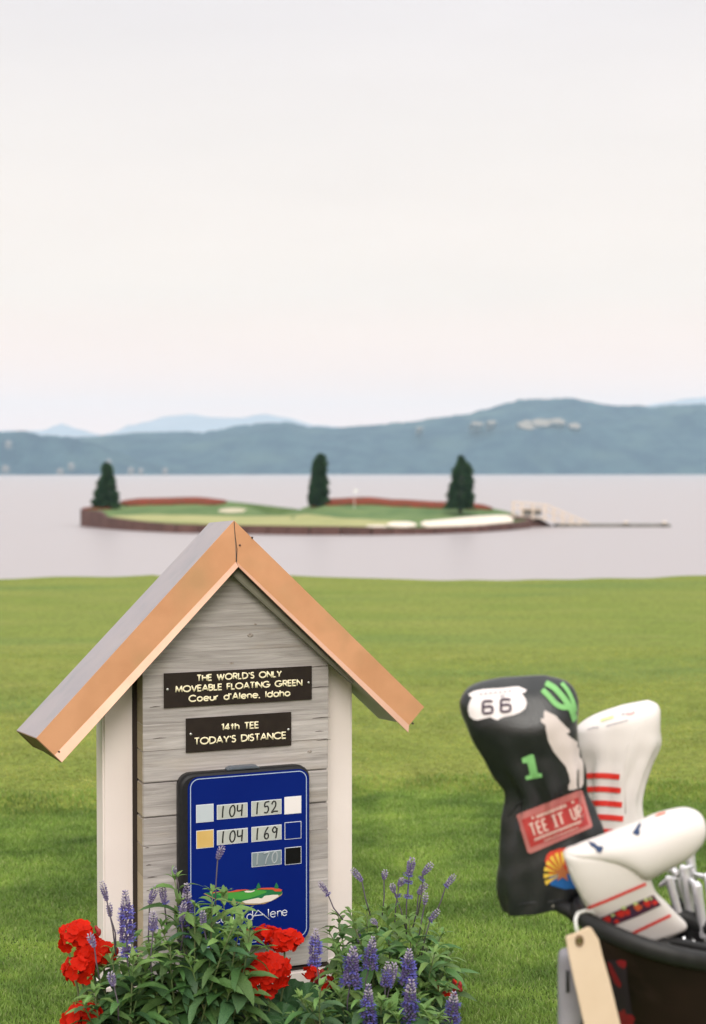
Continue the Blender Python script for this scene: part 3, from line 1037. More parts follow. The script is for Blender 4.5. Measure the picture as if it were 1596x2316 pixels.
slope_solid('roof_board', lerp(O_l, T_l, .03), lerp(A_t, I_t, .03), lerp(S_l, S_t, .012), S_t, dL, dA, m_soffit, YF + .004, YB, label='left roof board under the grey sheet')
slope_solid('roof_board', lerp(A_t, I_t, .03), lerp(O_r, T_r, .03), S_t, lerp(S_r, S_t, .012), dA, dR, m_soffit, YF + .004, YB, label='right roof board with its pale underside showing')
# --- strip added under the right slope: the board's shaded underside, shade in its colour
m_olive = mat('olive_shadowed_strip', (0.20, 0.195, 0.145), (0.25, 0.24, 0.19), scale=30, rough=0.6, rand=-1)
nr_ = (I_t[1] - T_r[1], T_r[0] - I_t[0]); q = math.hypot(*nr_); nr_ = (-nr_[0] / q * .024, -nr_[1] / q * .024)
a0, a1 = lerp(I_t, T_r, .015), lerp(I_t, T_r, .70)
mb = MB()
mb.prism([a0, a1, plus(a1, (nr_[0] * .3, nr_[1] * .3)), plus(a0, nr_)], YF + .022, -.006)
obj('underside_shade_strip', mb, m_olive, sign, bevel=.003, segs=2, smooth=True)
# --- top sheets
n_l = (-(A_t[1] - O_l[1]), A_t[0] - O_l[0]); q = math.hypot(*n_l); n_l = (n_l[0] / q * .0022, n_l[1] / q * .0022)
n_r = (A_t[1] - O_r[1], O_r[0] - A_t[0]); q = math.hypot(*n_r); n_r = (n_r[0] / q * .0022, n_r[1] / q * .0022)
slope_solid('roof_sheet', O_l, A_t, lerp(O_l, T_l, .028), lerp(A_t, I_t, .028), dL, dA, m_patina, YF + .001, YB + .004, label='grey weathered metal sheet on the left slope')
slope_solid('roof_sheet', A_t, O_r, lerp(A_t, I_t, .028), lerp(O_r, T_r, .028), dA, dR, m_patina, YF + .001, YB + .004)
# --- fascias: subdivided plates so the metal is slightly wavy
def fascia(name, c00, c10, c11, c01, label, lip):
    """c00-c10 lower (lip) edge, c01-c11 upper edge; lip = the two ends of the kicked out edge"""
    nx, nz_ = 22, 5
    vs, fs = [], []
    def pt(i, j):
        a, b = lerp(c00, c10, i / nx), lerp(c01, c11, i / nx)
        return lerp(a, b, j / nz_)
    for i in range(nx + 1):
        for j in range(nz_ + 1):
            x, z = pt(i, j)
            wv = 0.0012 * noise.noise(Vector((x * 9, z * 9, 2))) if 0 < j < nz_ else 0
            vs.append((x, YF + wv, z))
    for i in range(nx):
        for j in range(nz_):
            a = i * (nz_ + 1) + j
            fs.append((a, a + nz_ + 1, a + nz_ + 2, a + 1))
    n = len(vs)
    vs += [(x, y + 0.0035, z) for x, y, z in vs]
    fs += [tuple(k + n for k in f[::-1]) for f in fs]
    rim = [i * (nz_ + 1) for i in range(nx + 1)] + [nx * (nz_ + 1) + j for j in range(1, nz_ + 1)] + [i * (nz_ + 1) + nz_ for i in range(nx - 1, -1, -1)] + [j for j in range(nz_ - 1, 0, -1)]
    fs += [(rim[k], rim[(k + 1) % len(rim)], rim[(k + 1) % len(rim)] + n, rim[k] + n) for k in range(len(rim))]
    mb = MB()
    mb.add(vs, fs)
    f = obj(name, mb, m_copper, sign, label=label, smooth=True)
    l0, l1 = lip
    mb = MB()
    nn = 14
    vs = []
    for k in range(nn + 1):
        a, b = lerp(c00, c10, k / nn), lerp(l0, l1, k / nn)
        wv = 0.0015 * noise.noise(Vector((k * 0.8, 0, 1)))
        vs += [(a[0], YF, a[1]), (b[0], YF - 0.012 + wv, b[1]), (b[0], YF - 0.009 + wv, b[1] - 0.0015), (a[0], YF + 0.004, a[1] - 0.0005)]
    fs = [(0, 1, 2, 3), (nn * 4 + 3, nn * 4 + 2, nn * 4 + 1, nn * 4)]
    for k in range(nn):
        for j in range(4):
            a = k * 4
            fs.append((a + j, a + 4 + j, a + 4 + (j + 1) % 4, a + (j + 1) % 4))
    mb.add(vs, fs)
    obj('drip_edge', mb, m_copperlip, f)
    return f
fl_ = fascia('fascia', L_l, lerp(L_t, L_l, 0.002), lerp(A_t, O_l, 0.002), O_l, 'left copper fascia strip', (T_l, I_t))
fr_ = fascia('fascia', lerp(L_t, L_r, 0.002), L_r, O_r, lerp(A_t, O_r, 0.002), 'right copper fascia strip', (I_t, T_r))
# end cap on the left eave
mb = MB()
P1, P2, P3, P4 = O_l, T_l, plus(T_l, dL), plus(O_l, dL)
n_e = unit(A_t, O_l)
k_ = 0.0025
def pe(p, y, d):
    return (p[0] + n_e[0] * d, y, p[1] + n_e[1] * d)
P3 = lerp(plus(O_l, dL), plus(T_l, dL), 0.62)
mb.add([pe(P1, YF, k_), pe(P2, YF - .01, k_), pe(lerp(P2, P3, .55), YF + .14, k_), pe(P3, YB - .03, k_), pe(P4, YB, k_),
        pe(P1, YF, 0.0002), pe(P2, YF - .01, 0.0002), pe(lerp(P2, P3, .55), YF + .14, 0.0002), pe(P3, YB - .03, 0.0002), pe(P4, YB, 0.0002)],
       [(0, 1, 2, 3, 4), (9, 8, 7, 6, 5)] + [(i, (i + 1) % 5, (i + 1) % 5 + 5, i + 5) for i in range(5)])
obj('eave_cap', mb, m_end, sign, label='dark folded copper closing the left eave')
# nails in the copper, and the seam
for px, py in ((542, 1233), (133, 1700), (933, 1636), (570, 1216)):
    x, z = HL(px, py, YF)
    mb = MB(); mb.tube([(x, YF + .002, z), (x, YF - 0.004, z)], [0.0035, 0.0025], 8)
    obj('nail', mb, m_nail, sign)
mb = MB()
sx0, sz0 = A_t; sx1, sz1 = L_t
mb.tube([(sx0, YF - .0005, sz0 - .004), (lerp(A_t, L_t, .4)[0] + .001, YF - .001, lerp(A_t, L_t, .4)[1]), (lerp(A_t, L_t, .7)[0] + .004, YF - .001, lerp(A_t, L_t, .7)[1]), (sx1, YF - .001, sz1)], [.0011, .0008, .0014, .002], 5)
obj('ridge_seam', mb, m_nail, sign)

# --- gable limits just under the boards
def halfplane(a, b, inner):
    """a*x + b*z <= c for the line a-b, keeping the inner point"""
    nx, nz_ = b[1] - a[1], -(b[0] - a[0])
    c = nx * a[0] + nz_ * a[1]
    if nx * inner[0] + nz_ * inner[1] > c:
        nx, nz_, c = -nx, -nz_, -c
    return nx, nz_, c
f0 = (0.0 - YF) / (YB - YF)
SL0 = plus(S_l, (dL[0] * f0, dL[1] * f0)); ST0 = plus(S_t, (dA[0] * f0, dA[1] * f0)); SR0 = plus(S_r, (dR[0] * f0, dR[1] * f0))
HPL = halfplane(SL0, ST0, (0, 0.3))
HPR = halfplane(ST0, SR0, (0, 0.3))
xl, xr = HL(323, 1850)[0], HL(742, 1850)[0]
print('timber width', xr - xl, 'apex z', ST0[1])
seam_px = [2229, 2172, 2110, 2049, 1984, 1916, 1851, 1773, 1700, 1640, 1578, 1530, 1480, 1425, 1372, 1318, 1250]
seams = [HL(323, v)[1] for v in seam_px]
TH = 0.072
for k, (z0, z1) in enumerate(zip(seams, seams[1:])):
    wide = k in (4, 5)
    g0 = 0.0016 if seam_px[k] in (1773, 1851) else 0.00012
    g1 = 0.0016 if seam_px[k + 1] in (1773, 1851) else 0.00012
    dx = random.uniform(-.001, .001)
    poly = [(xl + dx, z0 + g0), (xr + dx, z0 + g0), (xr + dx, z1 - g1), (xl + dx, z1 - g1)]
    poly = clip_poly(poly, *HPL)
    poly = clip_poly(poly, *HPR)
    if len(poly) < 3:
        continue
    zs = [p[1] for p in poly]
    xs = [p[0] for p in poly]
    if max(zs) - min(zs) < 0.012 or max(xs) - min(xs) < 0.02:
        continue
    mb = MB()
    mb.prism(poly, random.uniform(-.0005, .0004), TH)
    obj('plank', mb, m_wood, sign, bevel=0.0028 if g0 > .001 or g1 > .001 else 0.0006, segs=2, smooth=True)
# weather checks (cracks) in the timber
for px, py, L_ in ((328, 1918, 9), (330, 1957, 12), (333, 1985, 22), (330, 2015, 8), (700, 1556, 44), (706, 1625, 40), (715, 1675, 34), (700, 1509, 46), (712, 1655, 20), (345, 1671, 30), (338, 1600, 24)):
    x, z = HL(px, py, 0)
    x1, z1 = HL(px + L_, py - L_ * .075, 0)
    mb = MB()
    mb.tube([(x, -.0009, z), ((x + x1) / 2, -.0012, (z + z1) / 2 + .0012), (x1, -.0009, z1)], [.0004, .0012, .0003], 5, flat=(Vector((0, 1, 0)), .5))
    obj('check', mb, m_nail, sign)
# knots
m_knot = mat('timber_knot', (0.16, 0.13, 0.11), (0.42, 0.38, 0.34), scale=160, rough=0.9, rand=-1)
for px, py, r_ in ((566, 1437, .010), (524, 1500, .007), (577, 1412, .005), (700, 1700, .008), (662, 1655, .007)):
    x, z = HL(px, py, 0)
    mb = MB()
    mb.ball((x, .0002, z), r_, 2, scale=(1.0, 0.09, .6))
    obj('knot', mb, m_knot, sign, smooth='all')
# backing board, posts, sill
zb = HL(640, 2195)[1]
mb = MB()
poly = clip_poly(clip_poly([(xl - .012, zb + .004), (xr + .02, zb + .004), (xr + .02, 1.6), (xl - .012, 1.6)], *HPL), *HPR)
mb.prism(poly, TH + .001, TH + .02)
obj('backing_board', mb, m_dark, sign)  # dark board filling the recess, its colour paints the shade behind the planks
x0, x1 = HL(233, 1900, TH + .004)[0], HL(304, 1900, TH + .004)[0]
x3 = HL(797, 1850, TH + .004)[0]
for a, b_, lab in ((x0, x1, 'left cream post'), (x3 - (x1 - x0) - .004, x3, 'right cream post')):
    poly = clip_poly(clip_poly([(a, 0.002), (b_, 0.002), (b_, 1.6), (a, 1.6)], *HPL), *HPR)
    mb = MB()
    mb.prism(poly, TH + .004, TH + .10)
    obj('post', mb, m_white, sign, bevel=0.006, segs=3, smooth=True, label=lab)
za = HL(640, 2236)[1]
mb = MB()
mb.box((x1 + .002, -0.004, max(za, .004)), (x3 - (x1 - x0) - .006, TH + .09, zb - .009))
obj('sill', mb, m_white, sign, bevel=0.004, segs=2, smooth=True)
mb = MB()
mb.box((x1 + .006, 0.012, zb - .0085), (x3 - (x1 - x0) - .01, TH, zb - .0002))
obj('shadow_gap_strip', mb, m_dark, sign)
# lower board between sill and ground on the post ends
for a in (x0 - .004, x3 - (x1 - x0) - .008):
    mb = MB(); mb.box((a, TH - .002, 0.0), (a + (x1 - x0) + .008, TH + .106, .05))
    obj('post_foot', mb, m_white, sign, bevel=0.003)

# ---------------------------------------------------------------- stroke lettering (round geometric capitals)
def arc(cx, cy, rx, ry, a0, a1, n=14):
    return [(cx + rx * math.cos(R(a0 + (a1 - a0) * i / n)), cy + ry * math.sin(R(a0 + (a1 - a0) * i / n))) for i in range(n + 1)]
XH = 0.70
G = {
 ' ': (0.42, []),
 'T': (0.56, [[(0, 1), (.56, 1)], [(.28, 1), (.28, 0)]]),
 'H': (0.62, [[(0, 0), (0, 1)], [(.62, 0), (.62, 1)], [(0, .52), (.62, .52)]]),
 'E': (0.46, [[(.46, 1), (0, 1), (0, 0), (.46, 0)], [(0, .52), (.42, .52)]]),
 'W': (0.96, [[(0, 1), (.26, 0), (.48, .9), (.70, 0), (.96, 1)]]),
 'O': (0.94, [arc(.47, .5, .47, .5, 0, 360, 26)]),
 'R': (0.52, [[(0, 0), (0, 1), (.24, 1)] + arc(.24, .74, .26, .26, 90, -90, 10) + [(0, .48)], [(.24, .48), (.52, 0)]]),
 'L': (0.40, [[(0, 1), (0, 0), (.40, 0)]]),
 'D': (0.70, [[(0, 0), (0, 1), (.22, 1)] + arc(.22, .5, .48, .5, 90, -90, 16) + [(0, 0)]]),
 "'": (0.08, [[(.04, 1.0), (.04, .72)]]),
 'S': (0.44, [arc(.22, .76, .20, .24, 30, 250, 12)[:-1] + arc(.20, .26, .22, .27, 78, -150, 14)]),
 'N': (0.64, [[(0, 0), (0, 1), (.64, 0), (.64, 1)]]),
 'Y': (0.60, [[(0, 1), (.30, .48), (.60, 1)], [(.30, .48), (.30, 0)]]),
 'M': (0.80, [[(0, 0), (.08, 1), (.40, .12), (.72, 1), (.80, 0)]]),
 'V': (0.64, [[(0, 1), (.32, 0), (.64, 1)]]),
 'A': (0.70, [[(0, 0), (.35, 1), (.70, 0)], [(.12, .32), (.58, .32)]]),
 'B': (0.52, [[(0, 0), (0, 1), (.24, 1)] + arc(.24, .76, .22, .24, 90, -90, 9) + [(0, .52)], [(.24, .52)] + arc(.25, .26, .26, .26, 90, -90, 9) + [(0, 0)]]),
 'F': (0.42, [[(.42, 1), (0, 1), (0, 0)], [(0, .52), (.38, .52)]]),
 'I': (0.04, [[(.02, 0), (.02, 1)]]),
 'G': (0.94, [arc(.47, .5, .47, .5, 42, 352, 22) + [(.5, .44)]]),
 'C': (0.84, [arc(.47, .5, .47, .5, 40, 320, 22)]),
 'U': (0.60, [[(0, 1), (0, .3)] + arc(.3, .3, .3, .3, 180, 360, 12) + [(.6, 1)]]),
 'P': (0.50, [[(0, 0), (0, 1), (.24, 1)] + arc(.24, .73, .26, .27, 90, -90, 10) + [(0, .46)]]),
 'o': (0.62, [arc(.31, XH / 2, .31, XH / 2, 0, 360, 20)]),
 'e': (0.62, [[(0.0, .36), (.62, .36)] + arc(.31, XH / 2, .31, XH / 2, 2, 318, 18)]),
 'u': (0.50, [[(0, XH), (0, .26)] + arc(.25, .26, .25, .26, 180, 360, 10) + [(.5, XH)], [(.5, .3), (.5, 0)]]),
 'r': (0.28, [[(0, 0), (0, XH)], [(0, .42)] + arc(.24, .42, .24, .27, 180, 80, 7)]),
 'd': (0.62, [arc(.31, XH / 2, .31, XH / 2, 0, 360, 20), [(.62, 1.02), (.62, 0)]]),
 'l': (0.04, [[(.02, 1.02), (.02, 0)]]),
 'n': (0.48, [[(0, 0), (0, XH)], arc(.24, XH - .27, .24, .27, 180, 0, 10) + [(.48, 0)]]),
 ',': (0.08, [[(.06, .06), (.0, -.14)]]),
 'a': (0.62, [arc(.31, XH / 2, .31, XH / 2, 0, 360, 20), [(.62, XH), (.62, 0)]]),
 'h': (0.48, [[(0, 0), (0, 1.02)], arc(.24, XH - .27, .24, .27, 180, 0, 10) + [(.48, 0)]]),
 't': (0.40, [[(.20, 1.0), (.20, 0)], [(0, XH), (.40, XH)]]),
 '1': (0.26, [[(0, .86), (.22, 1), (.22, 0)]]),
 '4': (0.60, [[(.42, 0), (.42, 1), (0, .26), (.60, .26)]]),
}
def strokes(txt, gap=0.20):
    x, res = 0.0, []
    for ch in txt:
        wd, ls = G[ch]
        for l in ls:
            res.append([(x + a, b) for a, b in l])
        x += wd + gap
    return res, x - gap
def lettering(name, parent, txt, x0, x1, z0, hcap, y, rad, m, gap=0.2):
    ls, W_ = strokes(txt, gap)
    x0, x1, z0, hcap = x0 + rad, x1 - rad, z0 + rad, hcap - 2 * rad
    s = (x1 - x0) / W_
    mb = MB()
    def seg(run, k):
        # a whisker of overlap at mitred corners, each run at its own height so nothing lies flush
        mb.tube([(a, y - k * .00004, b) for a, b in run], rad, 8, flat=(Vector((0, 1, 0)), 0.3))
    k = 0
    for l in ls:
        q = [(x0 + a * s, z0 + b * hcap) for a, b in l]
        run = [q[0]]
        for i in range(1, len(q)):
            run.append(q[i])
            if i < len(q) - 1:
                d0, d1 = Vector((q[i][0] - q[i - 1][0], q[i][1] - q[i - 1][1])), Vector((q[i + 1][0] - q[i][0], q[i + 1][1] - q[i][1]))
                if d0.length > 1e-6 and d1.length > 1e-6 and d0.angle(d1) > 0.7:
                    e0 = d0.normalized() * rad * .6
                    run[-1] = (q[i][0] + e0.x, q[i][1] + e0.y)
                    seg(run, k)
                    k += 1
                    e1 = d1.normalized() * rad * .6
                    run = [(q[i][0] - e1.x, q[i][1] - e1.y)]
        seg(run, k)
        k += 1
    return obj(name, mb, m, parent, smooth='all')
Z2 = lambda x, y, off: HL(301.1 + .31994 * x, 1479.4 + .31994 * y, off)      # second close-up
def rect_of(tl, br):
    return tl[0], br[0], br[1], tl[1]     # x0 x1 z0 z1
PY = -0.007
def plaque(tl, br, label, rows, screws):
    x0, x1, z0, z1 = rect_of(Z2(*tl, PY), Z2(*br, PY))
    mb = MB(); mb.box((x0, PY, z0), (x1, -0.0015, z1))
    p = obj('plaque', mb, m_black, sign, bevel=0.0008, label=label)
    for txt, a, b, base, cap, gap in rows:
        # a, b: left baseline corner and right baseline corner in the close-up
        p0, p1 = Z2(*a, PY), Z2(*b, PY)
        ptop = Z2(a[0], a[1] - cap, PY)
        lettering('lettering', p, txt, p0[0], p1[0], (p0[1] + p1[1]) / 2, ptop[1] - p0[1], PY - .0003, 0.0021, m_cream, gap)
    for s in screws:
        x, z = Z2(*s, PY)
        mb = MB(); mb.ball((x, PY, z), 0.0042, 2, scale=(1, .5, 1))
        obj('screw', mb, m_screw, p, smooth='all')
plaque((217, 138), (1263, 320), 'wide black plaque reading THE WORLD\'S ONLY MOVEABLE FLOATING GREEN',
       [("THE WORLD'S ONLY", (446, 195), (1050, 163), 0, 50, .19), ('MOVEABLE FLOATING GREEN', (296, 276), (1194, 222), 0, 50, .15), ("Coeur d'Alene, Idaho", (390, 342), (1110, 298), 0, 52, .19)],
       [(242, 250), (1240, 201)])
plaque((373, 457), (1118, 645), 'smaller black plaque reading 14th TEE TODAY\'S DISTANCE',
       [('14th TEE', (620, 541), (889, 527), 0, 52, .17), ("TODAY'S DISTANCE", (428, 641), (1082, 602), 0, 54, .15)],
       [(406, 566), (1097, 533)])

# ---------------------------------------------------------------- distance board
BY = -0.052
Z3 = lambda x, y, off=BY: HL(379.7 + .2215 * x, 1702 + .2215 * y, off)
cx0, cx1 = HL(406, 1900, BY)[0], HL(702, 1900, BY)[0]
cz1 = HL(690, 1730.5, BY)[1]; cz0 = HL(690, 2129, BY)[1]
def rrect(x0, x1, z0, z1, r, n=7):
    res = []
    for cx, cz, a in ((x1 - r, z1 - r, 0), (x0 + r, z1 - r, 90), (x0 + r, z0 + r, 180), (x1 - r, z0 + r, 270)):
        res += [(cx + r * math.cos(R(a + 90 * i / n)), cz + r * math.sin(R(a + 90 * i / n))) for i in range(n + 1)]
    return res
case = MB()
rings = []
for y, ins in ((-.0005, .004), (-.03, 0), (BY + .010, 0), (BY + .003, .003), (BY, .009)):
    rings.append([(x, y, z) for x, z in rrect(cx0 + ins, cx1 - ins, cz0 + ins, cz1 - ins, .040 - ins * .6)])
n = len(rings[0])
case.loft(rings, caps=False)
case.add(rings[0], [tuple(range(n))])
case.add(rings[-1], [tuple(range(n))])
board = obj('distance_board', case, m_case, sign, smooth=True, label='black framed blue distance board with handwritten yardages')
bx0, bx1 = HL(424.5, 1900, BY)[0], HL(698, 1900, BY)[0]
bz1, bz0 = HL(690, 1738, BY)[1], HL(690, 2125, BY)[1]
def sheet(name, poly, m, y, th=0.0005, parent=None, **kw):
    mb = MB(); mb.prism(poly, y, y + th)
    return obj(name, mb, m, parent or board, **kw)
sheet('blue_panel', rrect(bx0, bx1, bz0, bz1, .033), m_blue, BY - .0012, .001)
PL = BY - .0016
lx0, lx1 = HL(430, 1900, PL)[0], HL(693.5, 1900, PL)[0]
lz1, lz0 = HL(560, 1752.5, PL)[1], HL(650, 2122, PL)[1]
mb = MB()
o_, i_ = rrect(lx0, lx1, lz0, lz1, .026), rrect(lx0 + .0022, lx1 - .0022, lz0 + .0022, lz1 - .0022, .024)
n = len(o_)
vs = [(x, PL - .0003, z) for x, z in o_ + i_] + [(x, PL + .0003, z) for x, z in o_ + i_]
fs = []
for k in range(n):
    j = (k + 1) % n
    fs += [(k, j, j + n, k + n), (k + 2 * n, k + 3 * n, j + 3 * n, j + 2 * n), (k, k + 2 * n, j + 2 * n, j), (k + n, j + n, j + 3 * n, k + 3 * n)]
mb.add(vs, fs)
obj('border_line', mb, m_line, board)
m_silver = mat('silver_tee_square', (0.50, 0.56, 0.60), rough=0.4)
m_gold = mat('gold_tee_square', (0.60, 0.40, 0.12), (0.64, 0.44, 0.15), scale=20, rough=0.5, rand=-1)
m_wh = mat('white_tee_square', (0.80, 0.76, 0.75), rough=0.5)
m_bk = mat('black_tee_square', (0.004, 0.004, 0.004), rough=0.6, spec=0.15)
m_slot = mat('wipe_strip', (0.42, 0.45, 0.42), (0.48, 0.50, 0.47), scale=18, rough=0.35, rand=-1)
m_slot2 = mat('wiped_strip', (0.17, 0.22, 0.25), (0.22, 0.27, 0.29), scale=18, rough=0.35, rand=-1)
m_faint = mat('faint_marker', (0.34, 0.38, 0.40), rough=0.5)
m_white_line = mat('white_outline_print', (0.70, 0.74, 0.80), rough=0.5)
def zrect(tl, br, ins=0.0):
    a, b = Z3(*tl, PL), Z3(*br, PL)
    return [(a[0] + ins, b[1] + ins), (b[0] - ins, b[1] + ins), (b[0] - ins, a[1] - ins), (a[0] + ins, a[1] - ins)]
for nm, tl, br, m, lab in (('tee_square', (286, 537), (464, 703), m_silver, 'pale silver square'), ('tee_square', (288, 800), (466, 966), m_gold, 'gold square'),
                      ('tee_square', (1187, 455), (1360, 617), m_wh, 'white square'), ('tee_square', (1190, 715), (1360, 874), m_blue, 'blue square outlined in white'),
                      ('tee_square', (1192, 973), (1360, 1132), m_bk, 'black square')):
    sheet('square_outline', zrect(tl, br), m_white_line, PL - .0006, .0006)
    sheet(nm, zrect(tl, br, .0016), m, PL - .0012, .0005, label=lab)
HAND = {
 '1': [[(.42, 1.0), (.34, .55), (.30, .0)]],
 '0': [[(.55, .98), (.25, .75), (.18, .3), (.40, .02), (.72, .2), (.82, .62), (.70, .92), (.50, .97)]],
 '4': [[(.12, .98), (.10, .55), (.25, .44), (.62, .50)], [(.72, 1.0), (.66, .5), (.62, 0)]],
 '5': [[(.85, .98), (.35, .92), (.28, .58), (.62, .60), (.74, .32), (.52, .06), (.18, .10)]],
 '2': [[(.12, .72), (.34, .97), (.62, .86), (.56, .5), (.10, .06), (.42, .12), (.90, .10)]],
 '6': [[(.70, 1.0), (.34, .62), (.22, .24), (.42, .02), (.70, .14), (.68, .40), (.42, .46), (.26, .30)]],
 '9': [[(.78, .72), (.50, .96), (.22, .72), (.40, .50), (.70, .60), (.80, .84), (.74, .40), (.62, .0)]],
 '7': [[(.10, .92), (.80, .96), (.50, .45), (.35, .0)]],
}
def smooth_path(p, n=5):
    res = []
    q = [p[0]] + p + [p[-1]]
    for i in range(1, len(q) - 2):
        for k in range(n):
            t = k / n
            res.append(tuple(0.5 * (2 * q[i][d] + (q[i + 1][d] - q[i - 1][d]) * t + (2 * q[i - 1][d] - 5 * q[i][d] + 4 * q[i + 1][d] - q[i + 2][d]) * t * t + (-q[i - 1][d] + 3 * q[i][d] - 3 * q[i + 1][d] + q[i + 2][d]) * t ** 3) for d in (0, 1)))
    return res + [p[-1]]
for tl, br, txt, ms, mi_, lab in (((498, 537), (811, 658), '104', m_slot, m_ink, 'yardage strip reading 104 beside the silver square'), ((850, 500), (1158, 625), '152', m_slot, m_ink, 'yardage strip reading 152'),
                              ((499, 797), (813, 917), '104', m_slot, m_ink, 'yardage strip reading 104 beside the gold square'), ((851, 762), (1158, 885), '169', m_slot, m_ink, 'yardage strip reading 169'),
                              ((853, 1023), (1158, 1140), '170', m_slot2, m_faint, 'darker yardage strip with a faint 170')):
    sheet('strip_outline', zrect(tl, br), m_white_line, PL - .0006, .0006)
    sheet('yardage_strip', zrect(tl, br, .0016), ms, PL - .0012, .0005, label=lab)
    r_ = zrect(tl, br)
    X0, X1, Z0, Z1 = r_[0][0], r_[1][0], r_[0][1], r_[2][1]
    Wd, Hd = X1 - X0, Z1 - Z0
    mb = MB()
    for i, ch in enumerate(txt):
        for st in HAND[ch]:
            pts = [(X0 + Wd * (.10 + i * .27 + a * .26), PL - .0014, Z0 + Hd * (.12 + b * .80)) for a, b in smooth_path(st)]
            mb.tube(pts, .0025, 6, flat=(Vector((0, 1, 0)), .2))
    obj('handwriting', mb, mi_, board, smooth='all', label='handwritten ' + txt)
# printed picture of the green
def zp(pts, lay, name, m, lab=None):
    y = PL - .0004 * lay
    return sheet(name, [Z3(a, b, PL) for a, b in pts], m, y, .0003)
m_ig1, m_ig2 = mat('print_dark_green', (0.012, 0.16, 0.05), rough=.5), mat('print_light_green', (0.06, 0.32, 0.045), rough=.5)
m_ir, m_is, m_it = mat('print_red', (0.62, 0.08, 0.03), rough=.5), mat('print_white', (0.78, 0.70, 0.62), rough=.5), mat('print_tan', (0.40, 0.27, 0.12), rough=.5)
zp([(360, 1440), (480, 1500), (600, 1520), (740, 1535), (740, 1550), (860, 1556), (985, 1545), (1100, 1495), (1160, 1455), (1168, 1425), (1150, 1400), (1000, 1385), (900, 1385), (860, 1400), (760, 1400), (600, 1420), (480, 1425)], 1, 'printed_shore', m_it)
zp([(370, 1432), (480, 1490), (600, 1512), (740, 1526), (860, 1500), (1000, 1480), (1150, 1450), (1168, 1425), (1150, 1400), (1000, 1380), (900, 1385), (860, 1400), (760, 1400), (600, 1420), (480, 1425)], 2, 'printed_turf', m_ig1)
zp([(500, 1450), (620, 1490), (740, 1502), (820, 1490), (900, 1465), (1000, 1430), (1005, 1412), (900, 1400), (800, 1418), (700, 1425), (600, 1428), (520, 1436)], 3, 'printed_green', m_ig2)
zp([(420, 1428), (560, 1412), (640, 1418), (700, 1400), (790, 1395), (830, 1400), (760, 1408), (690, 1422), (560, 1432), (460, 1436)], 4, 'printed_flowers', m_ir)
zp([(905, 1398), (935, 1382), (1050, 1378), (1120, 1384), (1165, 1400), (1150, 1418), (1090, 1416), (1065, 1398), (960, 1396)], 4, 'printed_flowers', m_ir)
zp([(755, 1518), (830, 1500), (920, 1482), (955, 1490), (985, 1462), (1060, 1452), (1120, 1450), (1130, 1468), (1050, 1515), (930, 1540), (790, 1540)], 4, 'printed_sand', m_is)
zp([(775, 1418), (800, 1408), (850, 1412), (885, 1402), (880, 1414), (850, 1425), (820, 1428), (790, 1426)], 5, 'printed_sand', m_is)
for c in (922, 1105):
    zp([(c - 20, 1385), (c - 20, 1365), (c - 6, 1335), (c, 1326), (c + 8, 1340), (c + 20, 1365), (c + 18, 1390)], 5, 'printed_tree', m_ig1)
# printed name, a thin line script: Coeur d'Alene
m_txt = mat('white_thin_print', (0.74, 0.77, 0.82), rough=.5)
mb = MB()
def L3(pts, r=.0014, closed=False):
    mb.tube([(Z3(a, b, PL)[0], PL - .0004, Z3(a, b, PL)[1]) for a, b in pts], r, 5, flat=(Vector((0, 1, 0)), .2))
def E3(cx, cy, rx, ry, a0=0, a1=360):
    L3([(cx + rx * math.cos(R(a)), cy + ry * math.sin(R(a)) - (rx * math.cos(R(a))) * .05) for a in [a0 + (a1 - a0) * i / 18 for i in range(19)]])
E3(505, 1700, 34, 40, 40, 320); E3(568, 1706, 26, 29); E3(628, 1700, 26, 29, -10, -330); L3([(603, 1700), (654, 1697)])
L3([(668, 1672), (668, 1700), (676, 1720), (696, 1722), (712, 1710)]); L3([(712, 1668), (714, 1722)]); L3([(735, 1720), (733, 1668)]); L3([(733, 1690), (745, 1672), (762, 1666)])
E3(834, 1680, 29, 30); L3([(862, 1600), (864, 1708)])
L3([(875, 1612), (876, 1618)], .0022)
L3([(826, 1745), (918, 1610), (1036, 1706)]); L3([(866, 1668), (985, 1655)])
L3([(1024, 1598), (1026, 1680)])
E3(1072, 1652, 27, 29, -8, -325); L3([(1046, 1652), (1099, 1648)])
L3([(1118, 1672), (1117, 1618)]); L3([(1117, 1640), (1126, 1622), (1142, 1615), (1156, 1622), (1160, 1640), (1161, 1668)])
E3(1190, 1637, 25, 28, -8, -325); L3([(1166, 1638), (1214, 1634)])
obj('printed_name', mb, m_txt, board, smooth='all')
# grey tab on the top of the case
tabc = Z3(780, 140)
mb = MB(); mb.prism([(tabc[0] - .052, cz1 + .0003), (tabc[0] + .052, cz1 + .0003), (tabc[0] + .040, cz1 + .0085), (tabc[0] - .040, cz1 + .0085)], BY + .004, BY + .038)
m_tab = mat('grey_blue_latch', (0.10, 0.12, 0.15), (0.13, 0.15, 0.18), scale=40, rough=.4, rand=-1)
obj('latch_tab', mb, m_tab, board, bevel=.003, segs=2, smooth=True)
